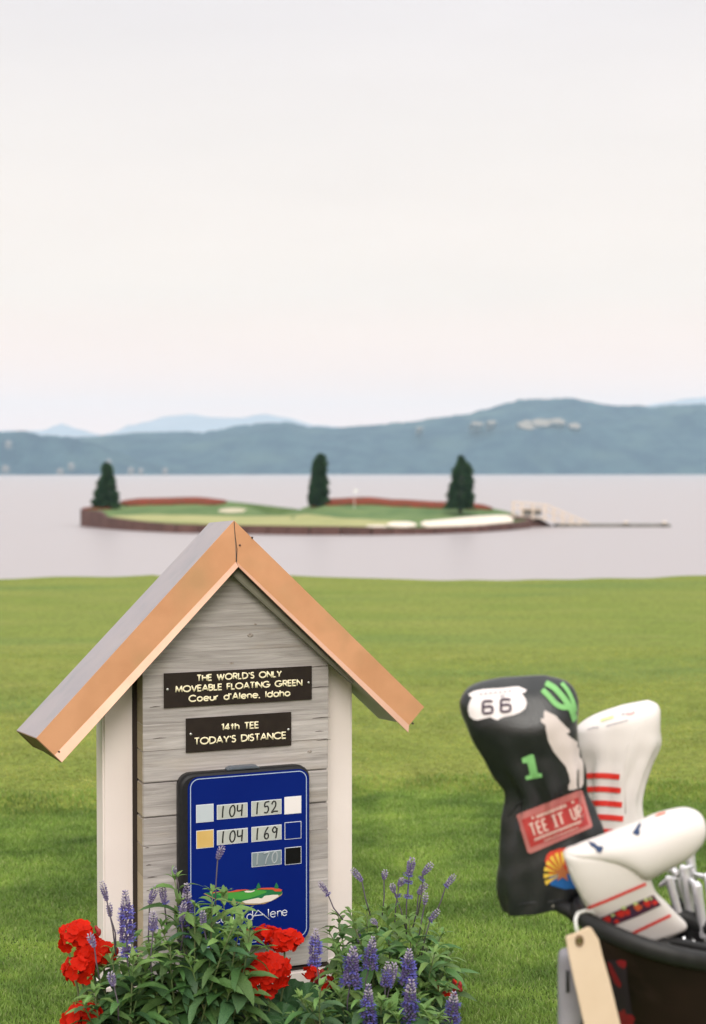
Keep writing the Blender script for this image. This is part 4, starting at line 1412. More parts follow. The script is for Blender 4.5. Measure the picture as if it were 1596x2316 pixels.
# ================================================================== PLANTING IN FRONT OF THE SIGN
m_leaf = mat('salvia_leaf', (0.075, 0.165, 0.045), (0.115, 0.22, 0.068), scale=40, rough=0.5, spec=0.35, rand=0.28, hue_rand=0.018, trans=0.28, bump=0.25, bump_scale=220, bump_dist=0.002)
m_leaf_y = mat('young_salvia_leaf', (0.15, 0.27, 0.068), (0.20, 0.33, 0.095), scale=40, rough=0.5, spec=0.35, rand=0.2, hue_rand=0.015, trans=0.32, bump=0.2, bump_scale=220, bump_dist=0.002)
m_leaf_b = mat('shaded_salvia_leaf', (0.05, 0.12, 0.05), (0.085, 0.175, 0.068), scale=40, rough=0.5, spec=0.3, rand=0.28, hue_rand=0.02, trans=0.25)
m_stem = mat('green_stem', (0.10, 0.17, 0.05), (0.14, 0.15, 0.07), scale=20, rough=0.6)
m_pstem = mat('purple_flower_stem', (0.10, 0.075, 0.13), (0.13, 0.11, 0.12), scale=30, rough=0.6)
m_bud = mat('lavender_bud', (0.21, 0.175, 0.30), (0.13, 0.10, 0.22), scale=120, rough=0.8, rand=0.1)
m_budtip = mat('pale_bud_tip', (0.42, 0.38, 0.42), (0.28, 0.24, 0.34), scale=120, rough=0.85)
m_petal = mat('violet_blue_petal', (0.15, 0.145, 0.50), (0.09, 0.08, 0.33), scale=90, rough=0.6, rand=0.12, trans=0.2)
m_calyx = mat('dark_violet_calyx', (0.13, 0.10, 0.25), (0.08, 0.055, 0.16), scale=90, rough=0.8)
m_red = mat('scarlet_petal', (0.68, 0.020, 0.004), (0.46, 0.008, 0.002), scale=60, rough=0.65, spec=0.12, rand=0.12, trans=0.25)
m_redd = mat('crimson_bud', (0.36, 0.012, 0.012), (0.25, 0.02, 0.015), scale=50, rough=0.6)
m_gleaf = mat('geranium_leaf', (0.022, 0.070, 0.022), (0.040, 0.11, 0.035), scale=26, rough=0.6, spec=0.3, rand=0.25, trans=0.15)
m_brown = mat('faded_floret', (0.30, 0.20, 0.06), (0.22, 0.10, 0.04), scale=60, rough=0.7)
m_soil = mat('bed_soil', (0.035, 0.025, 0.018), (0.06, 0.045, 0.03), scale=12, rough=0.95, bump=0.8, bump_scale=30, rand=-1)

# soil of the bed, a low mound
mb = MB()
vs, fs = [], []
NX, NY = 60, 24
for i in range(NX + 1):
    for j in range(NY + 1):
        x = -0.80 + 1.06 * i / NX
        y = 3.30 + 0.85 * j / NY
        e_ = min(1, min(i, NX - i) / 6, min(j, NY - j) / 4)
        vs.append((x, y, -0.03 + 0.075 * e_ + 0.018 * noise.noise(Vector((x * 14, y * 14, 0)))))
for i in range(NX):
    for j in range(NY):
        a = i * (NY + 1) + j
        fs.append((a, a + NY + 1, a + NY + 2, a + 1))
mb.add(vs, fs)
kind(obj('flower_bed_soil', mb, m_soil, fix=False, smooth='all'), 'structure', 'dark soil of the flower bed before the sign', 'soil')

# ---- leaf templates, each 1 m long along +x, face up +z
def leaf_mesh(name, m, width, droop, fold, seed, teeth=0.05, twist=0.0):
    nx, ny = 9, 2
    vs, fs = [], []
    for i in range(nx + 1):
        s = i / nx
        w_ = width * (math.sin(math.pi * min(1, s * 0.93 + 0.05)) ** 0.8) * (1 - 0.25 * s)
        if i == nx:
            w_ = 0.004
        if s < 0.12:
            w_ = width * 0.14 + s * width * 2
        w_ *= 1 + teeth * (1 if i % 2 else -1)
        if i == 0:
            x, z = 0.0, 0.0
        else:
            th_ = -droop * (s - 0.5 / nx)
            x += math.cos(th_) / nx
            z += math.sin(th_) / nx
        tw = twist * s
        for j in range(-ny, ny + 1):
            q = j / ny
            y0_ = q * w_ / 2
            z0_ = abs(q) * w_ * fold + 0.012 * math.sin(s * 17 + q * 3 + seed) * (abs(q))
            vs.append((x, y0_ * math.cos(tw) - z0_ * math.sin(tw), z + y0_ * math.sin(tw) + z0_ * math.cos(tw)))
    c = 2 * ny + 1
    for i in range(nx):
        for j in range(2 * ny):
            a = i * c + j
            fs.append((a, a + c, a + c + 1, a + 1))
    mb = MB()
    mb.add(vs, fs)
    return mesh_from(name, mb, m, smooth='all', fix=False)
LEAF = {}
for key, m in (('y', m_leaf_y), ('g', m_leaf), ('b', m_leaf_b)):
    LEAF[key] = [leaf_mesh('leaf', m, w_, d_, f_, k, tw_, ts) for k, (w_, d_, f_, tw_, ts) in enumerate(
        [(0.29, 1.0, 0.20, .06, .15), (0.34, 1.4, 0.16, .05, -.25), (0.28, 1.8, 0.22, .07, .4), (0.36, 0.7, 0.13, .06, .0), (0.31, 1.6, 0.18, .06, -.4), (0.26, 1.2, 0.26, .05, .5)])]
def round_leaf(name, m, seed):
    vs, fs = [(0, 0, 0)], []
    n, rings = 28, 4
    for r_ in range(1, rings + 1):
        q = r_ / rings
        for k in range(n):
            a = R(18) + (2 * math.pi - R(36)) * k / (n - 1) + math.pi
            sc = 1 + (0.07 * math.sin(a * 9 + seed) if r_ == rings else 0) + 0.05 * math.sin(a * 5)
            vs.append((math.cos(a) * q * sc * .5 + 0.06, math.sin(a) * q * sc * .5, 0.10 * q * q + 0.05 * q * math.sin(a * 7 + seed) + 0.02 * math.sin(a * 3)))
    for k in range(n - 1):
        fs.append((0, 1 + k, 2 + k))
        for r_ in range(rings - 1):
            a = 1 + r_ * n + k
            fs.append((a, a + n, a + n + 1, a + 1))
    mb = MB(); mb.add(vs, fs)
    return mesh_from(name, mb, m, smooth='all', fix=False)
GLEAF = [round_leaf('round_leaf', m_gleaf, s) for s in (0, 2, 4)]

def place_leaf(me, root, pos, d, size, up=Vector((0, 0, 1)), roll=0.0, name='leaf'):
    d = d.normalized()
    y_ = up.cross(d)
    if y_.length < 1e-3:
        y_ = Vector((0, 1, 0))
    y_.normalize()
    z_ = d.cross(y_)
    M = Matrix((d, y_, z_)).transposed().to_4x4()
    M = M @ Matrix.Rotation(roll, 4, 'X')
    o = link(name, me, root)
    o.matrix_local = Matrix.Translation(pos - root.location) @ M @ Matrix.Scale(size, 4)
    return o

def leafy_stem(root, tip, base, rnd, n_pairs=7, size=0.062, spread=1.0, pal='ggb', top='y', counter=None):
    mid = base.lerp(tip, 0.55) + Vector((rnd.uniform(-.02, .02), rnd.uniform(-.02, .02), 0.01))
    pts = []
    for k in range(9):
        t = k / 8
        pts.append(base * (1 - t) ** 2 + mid * 2 * t * (1 - t) + tip * t * t)
    mb = MB()
    mb.tube([p - root.location for p in pts], [0.0035 - 0.002 * k / 8 for k in range(9)], 6)
    obj('stem', mb, m_stem, root, smooth='all')
    az0 = rnd.random() * math.pi
    def P(t):
        return base * (1 - t) ** 2 + mid * 2 * t * (1 - t) + tip * t * t
    for k in range(n_pairs):
        t = 1 - 0.62 * (k / max(1, n_pairs)) ** 1.1
        p = P(t)
        az = az0 + k * math.pi / 2 + rnd.uniform(-.3, .3)
        young = k / n_pairs
        el = R(66) * (1 - young) ** 1.1 + R(8) * young + rnd.uniform(-.25, .25)
        L_ = size * (0.42 + 0.75 * min(1, young * 1.9)) * rnd.uniform(.85, 1.2)
        for s in (0, math.pi):
            d = Vector((math.cos(az + s) * math.cos(el), math.sin(az + s) * math.cos(el), math.sin(el + rnd.uniform(-.15, .15))))
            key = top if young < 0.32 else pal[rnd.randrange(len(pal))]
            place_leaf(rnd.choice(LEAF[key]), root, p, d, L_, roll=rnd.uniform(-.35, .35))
    # tiny rosette
    for k in range(4):
        a = rnd.random() * 6.28
        d = Vector((math.cos(a) * .45, math.sin(a) * .45, .9))
        place_leaf(rnd.choice(LEAF[top]), root, tip, d, size * .36)

def flower_spike(root, tip, bot, base, rad, bloom, rnd, whorls=()):
    """bud spike from bot up to tip on a stem rising from base; whorls = extra rings of open flowers lower on the stem"""
    loc = root.location
    ax = (tip - bot)
    L_ = ax.length
    ax.normalize()
    side = ax.cross(Vector((0, 1, 0))).normalized()
    fw = side.cross(ax)
    mb = MB()
    mid = base.lerp(bot, .5) + (bot - base).cross(Vector((0, 1, 0))).normalized() * rnd.uniform(-.006, .006)
    mb.tube([base - loc, mid - loc, bot - loc, bot.lerp(tip, .9) - loc], [.0022, .0019, .0017, .0007], 6)
    obj('flower_stem', mb, m_pstem, root, smooth='all')
    mb = MB()
    def calyx(p, d, r_, mi):
        d = d.normalized()
        s_ = d.orthogonal().normalized()
        u_ = d.cross(s_)
        ring = [p + (s_ * math.cos(a) + u_ * math.sin(a)) * r_ for a in [k * math.pi * 2 / 5 for k in range(5)]]
        ring2 = [p + d * r_ * 1.7 + (s_ * math.cos(a) + u_ * math.sin(a)) * r_ * .75 for a in [k * math.pi * 2 / 5 for k in range(5)]]
        mb.add([p - d * r_ * .8 - loc] + [q - loc for q in ring + ring2] + [p + d * r_ * 2.4 - loc],
               [(0, k + 1, (k + 1) % 5 + 1) for k in range(5)] + [(k + 1, (k + 1) % 5 + 1, (k + 1) % 5 + 6, k + 6) for k in range(5)] + [(k + 6, (k + 1) % 5 + 6, 11) for k in range(5)], mi)
    def petal(p, d, sz):
        d = d.normalized()
        s_ = ax.cross(d).normalized()
        for lat, up_, w_ in ((0, .35, .8), (-.55, -.45, .75), (.55, -.45, .75)):
            e1 = (d + s_ * lat + ax * up_).normalized()
            e2 = s_ * w_ + ax * .1
            a, b_, c_, d_ = p, p + e1 * sz * .55 + e2 * sz * .42, p + e1 * sz * 1.05, p + e1 * sz * .55 - e2 * sz * .42
            m_ = p + e1 * sz * .6 - d * sz * .12
            mb.add([v - loc for v in (a, b_, c_, d_, m_)], [(0, 1, 4), (1, 2, 4), (2, 3, 4), (3, 0, 4)], 2)
    nw = max(5, int(L_ / (0.0052 if not bloom else 0.0062)))
    for k in range(nw):
        t = k / (nw - 1)
        p = bot.lerp(tip, t)
        prof = math.sin(math.pi * (0.22 + 0.78 * (1 - t) ** .8) * .92) if not bloom else (0.55 + 0.45 * (1 - t)) * (1 if t < .75 else 1 - (t - .75) * 2.2)
        rr = rad * max(.2, prof)
        n_ = 7 if t < .85 else 4
        a0 = k * 0.9 + rnd.random()
        for j in range(n_):
            a = a0 + 2 * math.pi * j / n_
            d = side * math.cos(a) + fw * math.sin(a)
            mi = 1 if t > .72 and rnd.random() < .75 or (not bloom and rnd.random() < .18) else (3 if bloom and rnd.random() < .7 else 0)
            calyx(p + d * rr * .62, d + ax * .75, max(.0013, rad * (.19 if bloom else .27) * (1.0 - .35 * t)), mi)
            if bloom and t < .72 and rnd.random() < .42:
                petal(p + d * rr * .8, d + ax * rnd.uniform(-.1, .3), rad * rnd.uniform(.5, .72))
    if whorls:
        mb.tube([min(whorls, key=lambda q: q.z) - ax * .004 - loc, bot - loc, bot.lerp(tip, .9) - loc], [.0019, .0019, .0008], 5, 3)
    for wp in whorls:
        for j in range(8):
            a = 2 * math.pi * j / 8 + rnd.random() * .3
            d = side * math.cos(a) + fw * math.sin(a)
            calyx(wp + d * rad * .4 + ax * rnd.uniform(-.002, .002), d + ax * .5, rad * .19, 3)
            if rnd.random() < .75:
                petal(wp + d * rad * .65, d + ax * rnd.uniform(-.2, .2), rad * .62)
    o = obj('flower_spike', mb, [m_bud, m_budtip, m_petal, m_calyx], root, fix=False)
    return o

def salvia(label, rootpx, Y, tips, spikes, rnd, size=0.062, pal='ggb', pairs=7, dy=0.14, extra=None):
    bx = at(rootpx, 2300, Y)
    root = thing('blue_salvia', label, 'flower plant', (bx.x, Y, 0.02), 0, 'blue salvia plants before the sign')
    for px, py in tips:
        y_ = Y + rnd.uniform(-dy, dy)
        tip = at(px, py, y_)
        base = root.location + Vector((rnd.uniform(-.05, .05) + (tip.x - bx.x) * .35, (y_ - Y) * .4, 0))
        leafy_stem(root, tip, base, rnd, pairs, 1.45 * size * rnd.uniform(.85, 1.15), pal=pal)
    for (tp, bt, bs, rpx, bloom, wh, yo) in spikes:
        y_ = Y + yo
        tip, bot, base = at(*tp, y_), at(*bt, y_), at(*bs, y_ + .01)
        flower_spike(root, tip, bot, base, rpx / F * y_, bloom, rnd, [at(a, b_, y_) for a, b_ in wh])
    return root
rnd = random.Random(5)
# spikes: (tip, bottom, stem foot, radius px, open?, lower whorls, depth offset)
salvia('blue salvia at the far left with one tall violet spike before the left post', 275, 3.72,
       [(215, 2195), (252, 2150), (300, 2168), (345, 2148), (275, 2228), (212, 2245), (322, 2222), (240, 2290), (303, 2282), (365, 2262), (190, 2275), (270, 2262), (340, 2300), (225, 2310), (285, 2200), (330, 2185), (375, 2190), (300, 2120), (262, 2185), (205, 2300), (360, 2315), (315, 2250)],
       [((230, 1995), (241, 2036), (262, 2160), 8.5, False, [], 0), ((246, 2044), (249, 2072), (262, 2150), 8, False, [], .02), ((283, 2017), (286, 2128), (300, 2235), 18, True, [(288, 2148), (290, 2156)], -.02),
        ((202, 2113), (213, 2141), (225, 2215), 9.5, False, [], -.05), ((249, 2201), (257, 2229), (268, 2308), 10.5, False, [], -.12)], rnd)
salvia('large blue salvia in the middle with leaves reaching up over the blue board', 450, 3.80,
       [(395, 1992), (505, 2028), (548, 2078), (565, 2105), (525, 2100), (480, 2020), (530, 2055), (440, 2050), (400, 2075), (365, 2098), (445, 2105), (500, 2110), (555, 2120), (545, 2180), (480, 2175), (425, 2170), (385, 2205), (520, 2240), (455, 2250), (570, 2250), (410, 2270),
        (500, 2290), (440, 2310), (560, 2300), (385, 2140), (510, 2160), (460, 2215), (590, 2290), (530, 2310), (470, 2070), (420, 2125), (350, 2120), (350, 2240), (400, 2315), (560, 2215), (490, 2225)],
       [((353, 2006), (338, 2042), (338, 2190), 9.5, False, [], 0), ((366, 2003), (372, 2046), (377, 2110), 9.5, False, [(373, 2040)], .02), ((422, 2001), (420, 2115), (418, 2190), 18, True, [], .01),
        ((416, 2041), (410, 2082), (408, 2150), 9, False, [], -.05), ((346, 2064), (346, 2106), (344, 2225), 11, False, [(346, 2098)], -.10), ((458, 2062), (460, 2098), (462, 2150), 9, False, [(461, 2096)], -.08),
        ((503, 1914), (492, 1942), (487, 2070), 9, False, [], 0), ((394, 1962), (396, 1976), (404, 2020), 5.5, False, [], 0)], rnd, size=0.07)
salvia('tall blue salvia behind with many thin spikes against the lawn', 890, 3.98,
       [(765, 2075), (792, 2066), (830, 2062), (875, 2060), (925, 2078), (965, 2078), (1000, 2112), (1020, 2155), (982, 2160), (762, 2146), (805, 2125), (852, 2116), (902, 2118), (942, 2134), (1002, 2200), (1014, 2210), (772, 2195),
        (962, 2215), (840, 2168), (890, 2165), (930, 2188), (800, 2205), (990, 2240), (1010, 2185), (780, 2170), (860, 2212), (905, 2230), (970, 2130), (1005, 2235), (745, 2110), (950, 2240), (830, 2230)],
       [((722, 1995), (741, 2022), (775, 2080), 7.5, False, [(741, 2023)], 0), ((797, 1967), (818, 1992), (837, 2070), 8.5, False, [], 0), ((871, 1969), (868, 1988), (864, 2070), 8, False, [], .03),
        ((932, 1942), (925, 1978), (919, 2115), 10.5, False, [(922, 1978), (922, 1994), (922, 2027)], 0), ((976, 1954), (957, 1976), (944, 2070), 9, False, [(953, 1988)], .02), ((912, 1988), (902, 2003), (892, 2095), 9, False, [], .04),
        ((886, 2000), (891, 2018), (917, 2100), 8, False, [(900, 2026)], .05), ((963, 2000), (946, 2021), (933, 2100), 9, False, [], .03), ((963, 2021), (960, 2045), (945, 2130), 7.5, False, [], -.02),
        ((1028, 1980), (1008, 2004), (984, 2070), 8, False, [(1009, 2003)], 0), ((991, 2059), (972, 2082), (953, 2160), 8, False, [(973, 2081)], -.03), ((840, 2080), (852, 2090), (862, 2120), 7, False, [], 0),
        ((810, 2104), (811, 2130), (812, 2160), 6, False, [(811, 2115)], .05)],
       rnd, size=0.058, pal='ggy', pairs=7)
salvia('blue salvia in front with five full violet spikes low by the sign corner', 800, 3.72,
       [(665, 2300), (700, 2275), (742, 2262), (772, 2250), (822, 2258), (862, 2268), (705, 2312), (762, 2300), (802, 2310), (862, 2310), (680, 2260), (725, 2235), (840, 2290), (780, 2280), (740, 2300)],
       [((714, 2103), (711, 2157), (722, 2262), 15, True, [(710, 2168), (710, 2178)], 0), ((799, 2144), (792, 2226), (785, 2300), 21, True, [], 0), ((843, 2121), (834, 2190), (828, 2250), 16, True, [], .03),
        ((876, 2177), (871, 2229), (870, 2300), 12.5, True, [], -.02), ((891, 2180), (882, 2228), (872, 2300), 11.5, False, [], .01), ((833, 2229), (832, 2306), (832, 2340), 17, True, [(834, 2312)], -.08)], rnd, size=0.055, pal='gbb')
salvia('blue salvia at the lower right with a spike standing apart by the lawn', 950, 3.70,
       [(902, 2262), (962, 2285), (992, 2300), (930, 2300), (900, 2305), (1010, 2312), (880, 2285), (945, 2260), (975, 2312)],
       [((925, 2149), (920, 2226), (906, 2290), 18, True, [], .05), ((930, 2218), (924, 2310), (925, 2345), 20, True, [], -.06), ((1027, 2246), (1019, 2312), (1018, 2345), 18, True, [], -.04),
        ((975, 2303), (974, 2318), (974, 2350), 7, False, [], -.06)], rnd, size=0.055, pal='gbb')

# ---- geraniums
def floret_mesh(seed):
    r_ = random.Random(seed)
    mb = MB()
    for k in range(5):
        a = 2 * math.pi * k / 5 + r_.uniform(-.15, .15)
        tilt = r_.uniform(.15, .55)
        ca, sa = math.cos(a), math.sin(a)
        rows = []
        for i, (rr, ww) in enumerate(((0.04, .10), (.30, .34), (.68, .50), (1.0, .30))):
            h = tilt * rr * rr * .7
            for q in (-1, 0, 1):
                x_, y_ = rr, q * ww
                z_ = h + (abs(q) * .07 if i < 3 else -.02) + .03 * r_.uniform(-1, 1)
                rows.append((x_ * ca - y_ * sa, x_ * sa + y_ * ca, z_))
        fs = []
        for i in range(3):
            for j in range(2):
                b_ = i * 3 + j
                fs.append((b_, b_ + 3, b_ + 4, b_ + 1))
        mb.add(rows, fs)
    return mesh_from('floret', mb, m_red, smooth='all', fix=False)
FLORET = [floret_mesh(k) for k in range(4)]
def gbud_mesh():
    mb = MB(); mb.ball((0, 0, 0), 1, 2, scale=(.5, .5, 1))
    return mesh_from('bud', mb, m_redd, smooth='all')
GBUD = gbud_mesh()
def geranium(label, root_px, Y, heads, leaves, rnd):
    b_ = at(root_px, 2300, Y)
    root = thing('red_geranium', label, 'flower plant', (b_.x, Y, 0.02), 0, 'red geraniums before the sign')
    for (px, py, rx, rz, yo, n, fs_, nb) in heads:
        c = at(px, py, Y + yo)
        RX, RZ = rx / F * c.y, rz / F * c.y
        low = c + Vector((0, .01, -RZ * .55))
        mb = MB()
        foot = root.location + Vector(((c.x - root.location.x) * .4, yo * .5, 0))
        mb.tube([foot - root.location, foot.lerp(low, .6) + Vector((.01, 0, 0)) - root.location, low - root.location], [.004, .003, .003], 6)
        obj('stem', mb, m_stem, root, smooth='all')
        mb = MB()
        pts = []
        for k in range(n):
            # even spread over an ellipsoid, mostly the upper and front sides
            t = (k + .5) / n
            zz = 1 - 1.75 * t
            a = k * 2.399963 + rnd.uniform(-.25, .25)
            rr = math.sqrt(max(0, 1 - zz * zz))
            d = Vector((math.cos(a) * rr, math.sin(a) * rr, zz))
            j = rnd.uniform(.72, 1.04)
            p = c + Vector((d.x * RX, d.y * (RX + RZ) / 2 * .85, d.z * RZ)) * j
            pts.append((p, Vector((d.x / RX, d.y / RX, d.z / RZ)).normalized(), d))
            mb.tube([low - root.location, (low.lerp(p, .6) + Vector((0, 0, -.003))) - root.location, p - root.location], [.0012, .0010, .0008], 4)
        head = obj('flower_head', mb, m_redd, root)
        for p, d, _ in pts:
            o = link('floret', rnd.choice(FLORET), head)
            nrm = (d + Vector((rnd.uniform(-.35, .35), rnd.uniform(-.5, .1), rnd.uniform(-.2, .35)))).normalized()
            o.matrix_local = Matrix.Translation(p - root.location) @ nrm.to_track_quat('Z', 'Y').to_matrix().to_4x4() @ Matrix.Rotation(rnd.random() * 6, 4, 'Z') @ Matrix.Scale(fs_ / F * c.y * rnd.uniform(.82, 1.15), 4)
        for k in range(nb):
            a = rnd.uniform(-.9, .9)
            p = c + Vector((math.sin(a) * RX * .5 + RX * rnd.uniform(.6, 1.1) * (1 if rnd.random() < .7 else -1), rnd.uniform(-.02, .02), rnd.uniform(-.3, .5) * RZ))
            o = link('bud', GBUD, head)
            o.matrix_local = Matrix.Translation(p - root.location) @ Matrix.Rotation(rnd.uniform(-.6, .6), 4, 'Y') @ Matrix.Scale(9 / F * c.y, 4)
    for (px, py, yo, sz) in leaves:
        c = at(px, py, Y + yo)
        foot = root.location + Vector(((c.x - root.location.x) * .3, yo * .4, 0))
        mb = MB(); mb.tube([foot - root.location, foot.lerp(c, .55) + Vector((0, 0, .012)) - root.location, c - root.location], [.003, .002, .0018], 5)
        obj('leaf_stalk', mb, m_stem, root, smooth='all')
        nrm = Vector((rnd.uniform(-.5, .5), rnd.uniform(-.95, -.2), rnd.uniform(.5, 1))).normalized()
        o = link('leaf', rnd.choice(GLEAF), root)
        o.matrix_local = Matrix.Translation(c - root.location) @ nrm.to_track_quat('Z', 'Y').to_matrix().to_4x4() @ Matrix.Rotation(rnd.random() * 6, 4, 'Z') @ Matrix.Scale(sz / F * c.y, 4)
    return root
rnd = random.Random(9)
geranium('red geranium at the far left edge of the flower bed', 215, 3.78,
         [(176, 2112, 38, 22, 0, 17, 17, 5), (150, 2135, 14, 12, .03, 3, 15, 0), (208, 2155, 36, 30, -.01, 20, 17, 2), (180, 2192, 30, 28, -.05, 13, 19, 0), (232, 2160, 26, 20, .05, 8, 15, 2), (186, 2300, 38, 34, -.12, 19, 18, 1), (250, 2280, 20, 14, .02, 4, 13, 1)],
         [(225, 2285, .05, 70), (180, 2310, 0, 60), (250, 2300, .08, 66)], rnd)
geranium('red geranium with two full heads before the bottom of the blue board', 600, 3.86,
         [(600, 2196, 52, 38, -.05, 40, 19, 1), (643, 2128, 36, 18, .02, 18, 17, 4), (600, 2112, 34, 13, .05, 9, 15, 1), (574, 2222, 30, 26, -.08, 11, 20, 0), (608, 2240, 18, 12, -.04, 4, 14, 0)],
         [(612, 2290, .0, 70), (648, 2268, .04, 74), (690, 2262, .08, 78), (640, 2305, -.05, 72), (600, 2312, -.03, 70), (672, 2300, 0, 72), (700, 2290, .05, 66), (720, 2312, 0, 60), (575, 2280, .05, 66), (660, 2245, .1, 58), (740, 2285, .05, 60), (630, 2275, .06, 64)], rnd)
geranium('small red geranium with sparse flowers beside the bottom right corner of the sign', 712, 4.02,
         [(702, 2203, 17, 13, 0, 6, 11, 2), (735, 2202, 10, 8, .02, 2, 9, 3), (732, 2225, 16, 16, .03, 4, 10, 4)],
         [(700, 2250, 0, 56), (740, 2262, .02, 60), (720, 2275, -.02, 60), (760, 2290, 0, 60)], rnd)
g = geranium('fading geranium cluster of brown and red buds at the right end of the bed', 1000, 3.9,
         [(1012, 2236, 24, 22, 0, 3, 8, 9)],
         [(985, 2290, 0, 60), (1000, 2306, -.03, 60), (968, 2296, .03, 56)], rnd)
mb = MB()
c = at(1008, 2244, 3.9) - g.location
for k in range(22):
    mb.ball(c + Vector((rnd.uniform(-.026, .026), rnd.uniform(-.02, .02), rnd.uniform(-.022, .022))), rnd.uniform(.003, .006), 1, scale=(1, 1, 1.5))
o = obj('faded_cluster', mb, m_brown, g, smooth='all')
o['kind'] = 'stuff'
# ================================================================== GOLF BAG AND CLUBS, near right
def ringpts(L, Rr, thick, n=28, sq=2.4, back=1.0, axis=None):
    """superellipse ring whose ends are L and Rr, bulging by `thick` towards and away from the viewer"""
    c = (L + Rr) / 2
    a = (Rr - L) / 2
    b = Vector((0, 1, 0)) - a * (a.y / a.length_squared)
    b = b.normalized() * thick
    res = []
    for k in range(n):
        t = 2 * math.pi * k / n
        ct, st = math.cos(t), math.sin(t)
        x = abs(ct) ** (2 / sq) * (1 if ct > 0 else -1)
        y = abs(st) ** (2 / sq) * (1 if st > 0 else -1)
        res.append(c + a * x + b * y * (back if y > 0 else 1))
    return res
def resample(rings, m):
    """Catmull-Rom along the loft"""
    res = []
    q = [rings[0]] + rings + [rings[-1]]
    for i in range(1, len(q) - 2):
        for k in range(m):
            t = k / m
            res.append([0.5 * (2 * q[i][j] + (q[i + 1][j] - q[i - 1][j]) * t + (2 * q[i - 1][j] - 5 * q[i][j] + 4 * q[i + 1][j] - q[i + 2][j]) * t * t + (-q[i - 1][j] + 3 * q[i][j] - 3 * q[i + 1][j] + q[i + 2][j]) * t ** 3) for j in range(len(q[0]))])
    return res + [rings[-1]]
def cover(name, label, spec, m, thick, Y, sub=4, sq=2.4, crease=0.0, origin=None, n=32, parent=None, cat='head cover', group=None, folds=0.0):
    rings = []
    for i, s in enumerate(spec):
        th = thick[i] if hasattr(thick, '__len__') else thick
        yo = s[4] if len(s) > 4 else 0
        rings.append(ringpts(at(s[0], s[1], Y + yo), at(s[2], s[3], Y + yo), th, n, sq))
    rings = resample(rings, sub)
    mb = MB()
    org = Vector(origin) if origin else Vector((0, 0, 0))
    out_ = []
    for i, r_ in enumerate(rings):
        c = sum(r_, Vector()) / len(r_)
        o_ = []
        for p in r_:
            d = (p - c)
            wv = crease * (noise.noise(p * 16) + 0.6 * noise.noise(p * 34))
            if folds:
                f_ = i / (len(rings) - 1)
                ang = math.atan2(d.y, d.x)
                amp = folds * math.exp(-((f_ - .56) / .16) ** 2) + folds * .5 * math.exp(-((f_ - .93) / .1) ** 2)
                wv += amp * math.sin(ang * 9 + 5 * f_ + 1.2 * math.sin(ang * 2)) + folds * .45 * noise.noise(Vector((p.x * 9 + p.z * 5, p.y * 7, p.z * 22 - p.x * 14)))
            o_.append(p + d.normalized() * wv - org)
        out_.append(o_)
    mb.loft(out_)
    return mb, [[p + org for p in r_] for r_ in out_]
def bvh_of(*mbs):
    vs, fs = [], []
    for mb, org in mbs:
        o = len(vs)
        vs += [Vector(p) + org for p in mb.v]
        fs += [tuple(i + o for i in f) for f in mb.f]
    return BVHTree.FromPolygons(vs, fs)
EYE = Vector((0, 0, CAM_H))
def drape(name, polys, bvh, m, parent, lift=0.0012, sub=2, th=0.0008, label=None, fallback=2.5):
    """applique: flat shapes sewn onto a surface, cut fine enough to follow it; polys are outlines seen square on"""
    from mathutils.geometry import delaunay_2d_cdt
    bm = bmesh.new()
    stepp = {0: 30, 1: 9, 2: 7, 3: 6, 4: 6}[sub]
    for poly in polys:
        pts = []
        n = len(poly)
        for i in range(n):
            (xa, ya), (xb, yb) = poly[i], poly[(i + 1) % n]
            k = max(1, int(math.hypot(xb - xa, yb - ya) / stepp))
            pts += [(xa + (xb - xa) * q / k, ya + (yb - ya) * q / k) for q in range(k)]
        m0 = len(pts)
        xs, ys = [p[0] for p in poly], [p[1] for p in poly]
        gx = min(xs) + stepp / 2
        while gx < max(xs):
            gy = min(ys) + stepp / 2
            while gy < max(ys):
                if inside(gx, gy, poly):
                    pts.append((gx, gy))
                gy += stepp
            gx += stepp
        v, _e, fc, *_ = delaunay_2d_cdt([Vector(p) for p in pts], [(i, (i + 1) % m0) for i in range(m0)], [], 1, 1e-5)
        bv = [bm.verts.new((p.x, p.y, 0)) for p in v]
        for q in fc:
            bm.faces.new([bv[i] for i in q])
    ok = True
    off_surface = []
    for v in bm.verts:
        d = bearing(v.co.x, v.co.y).normalized()
        hit = bvh.ray_cast(EYE, d)
        if hit[0] is None:
            off_surface.append(v)
            continue
        v.co = hit[0] - d * lift - (parent.location if parent is not None else Vector())
    bmesh.ops.delete(bm, geom=off_surface, context='VERTS')
    bmesh.ops.recalc_face_normals(bm, faces=bm.faces)
    # thin body
    me = bpy.data.meshes.new(name)
    bm.to_mesh(me)
    bm.free()
    me.materials.append(m)
    o = link(name, me, parent)
    if label:
        o['label'] = label
    return o
def ribbon(pts, w_):
    """outline of a stroke"""
    l, r_ = [], []
    for i, p in enumerate(pts):
        a = pts[max(0, i - 1)]
        b = pts[min(len(pts) - 1, i + 1)]
        dx, dy = b[0] - a[0], b[1] - a[1]
        q = math.hypot(dx, dy) or 1
        nx, ny = -dy / q * w_ / 2, dx / q * w_ / 2
        l.append((p[0] + nx, p[1] + ny))
        r_.append((p[0] - nx, p[1] - ny))
    return l + r_[::-1]
def quads(pts, w_):
    """stroke as separate short quads (safe for sharp bends)"""
    return [ribbon([a, b], w_) for a, b in zip(pts, pts[1:]) if math.hypot(b[0] - a[0], b[1] - a[1]) > .3]

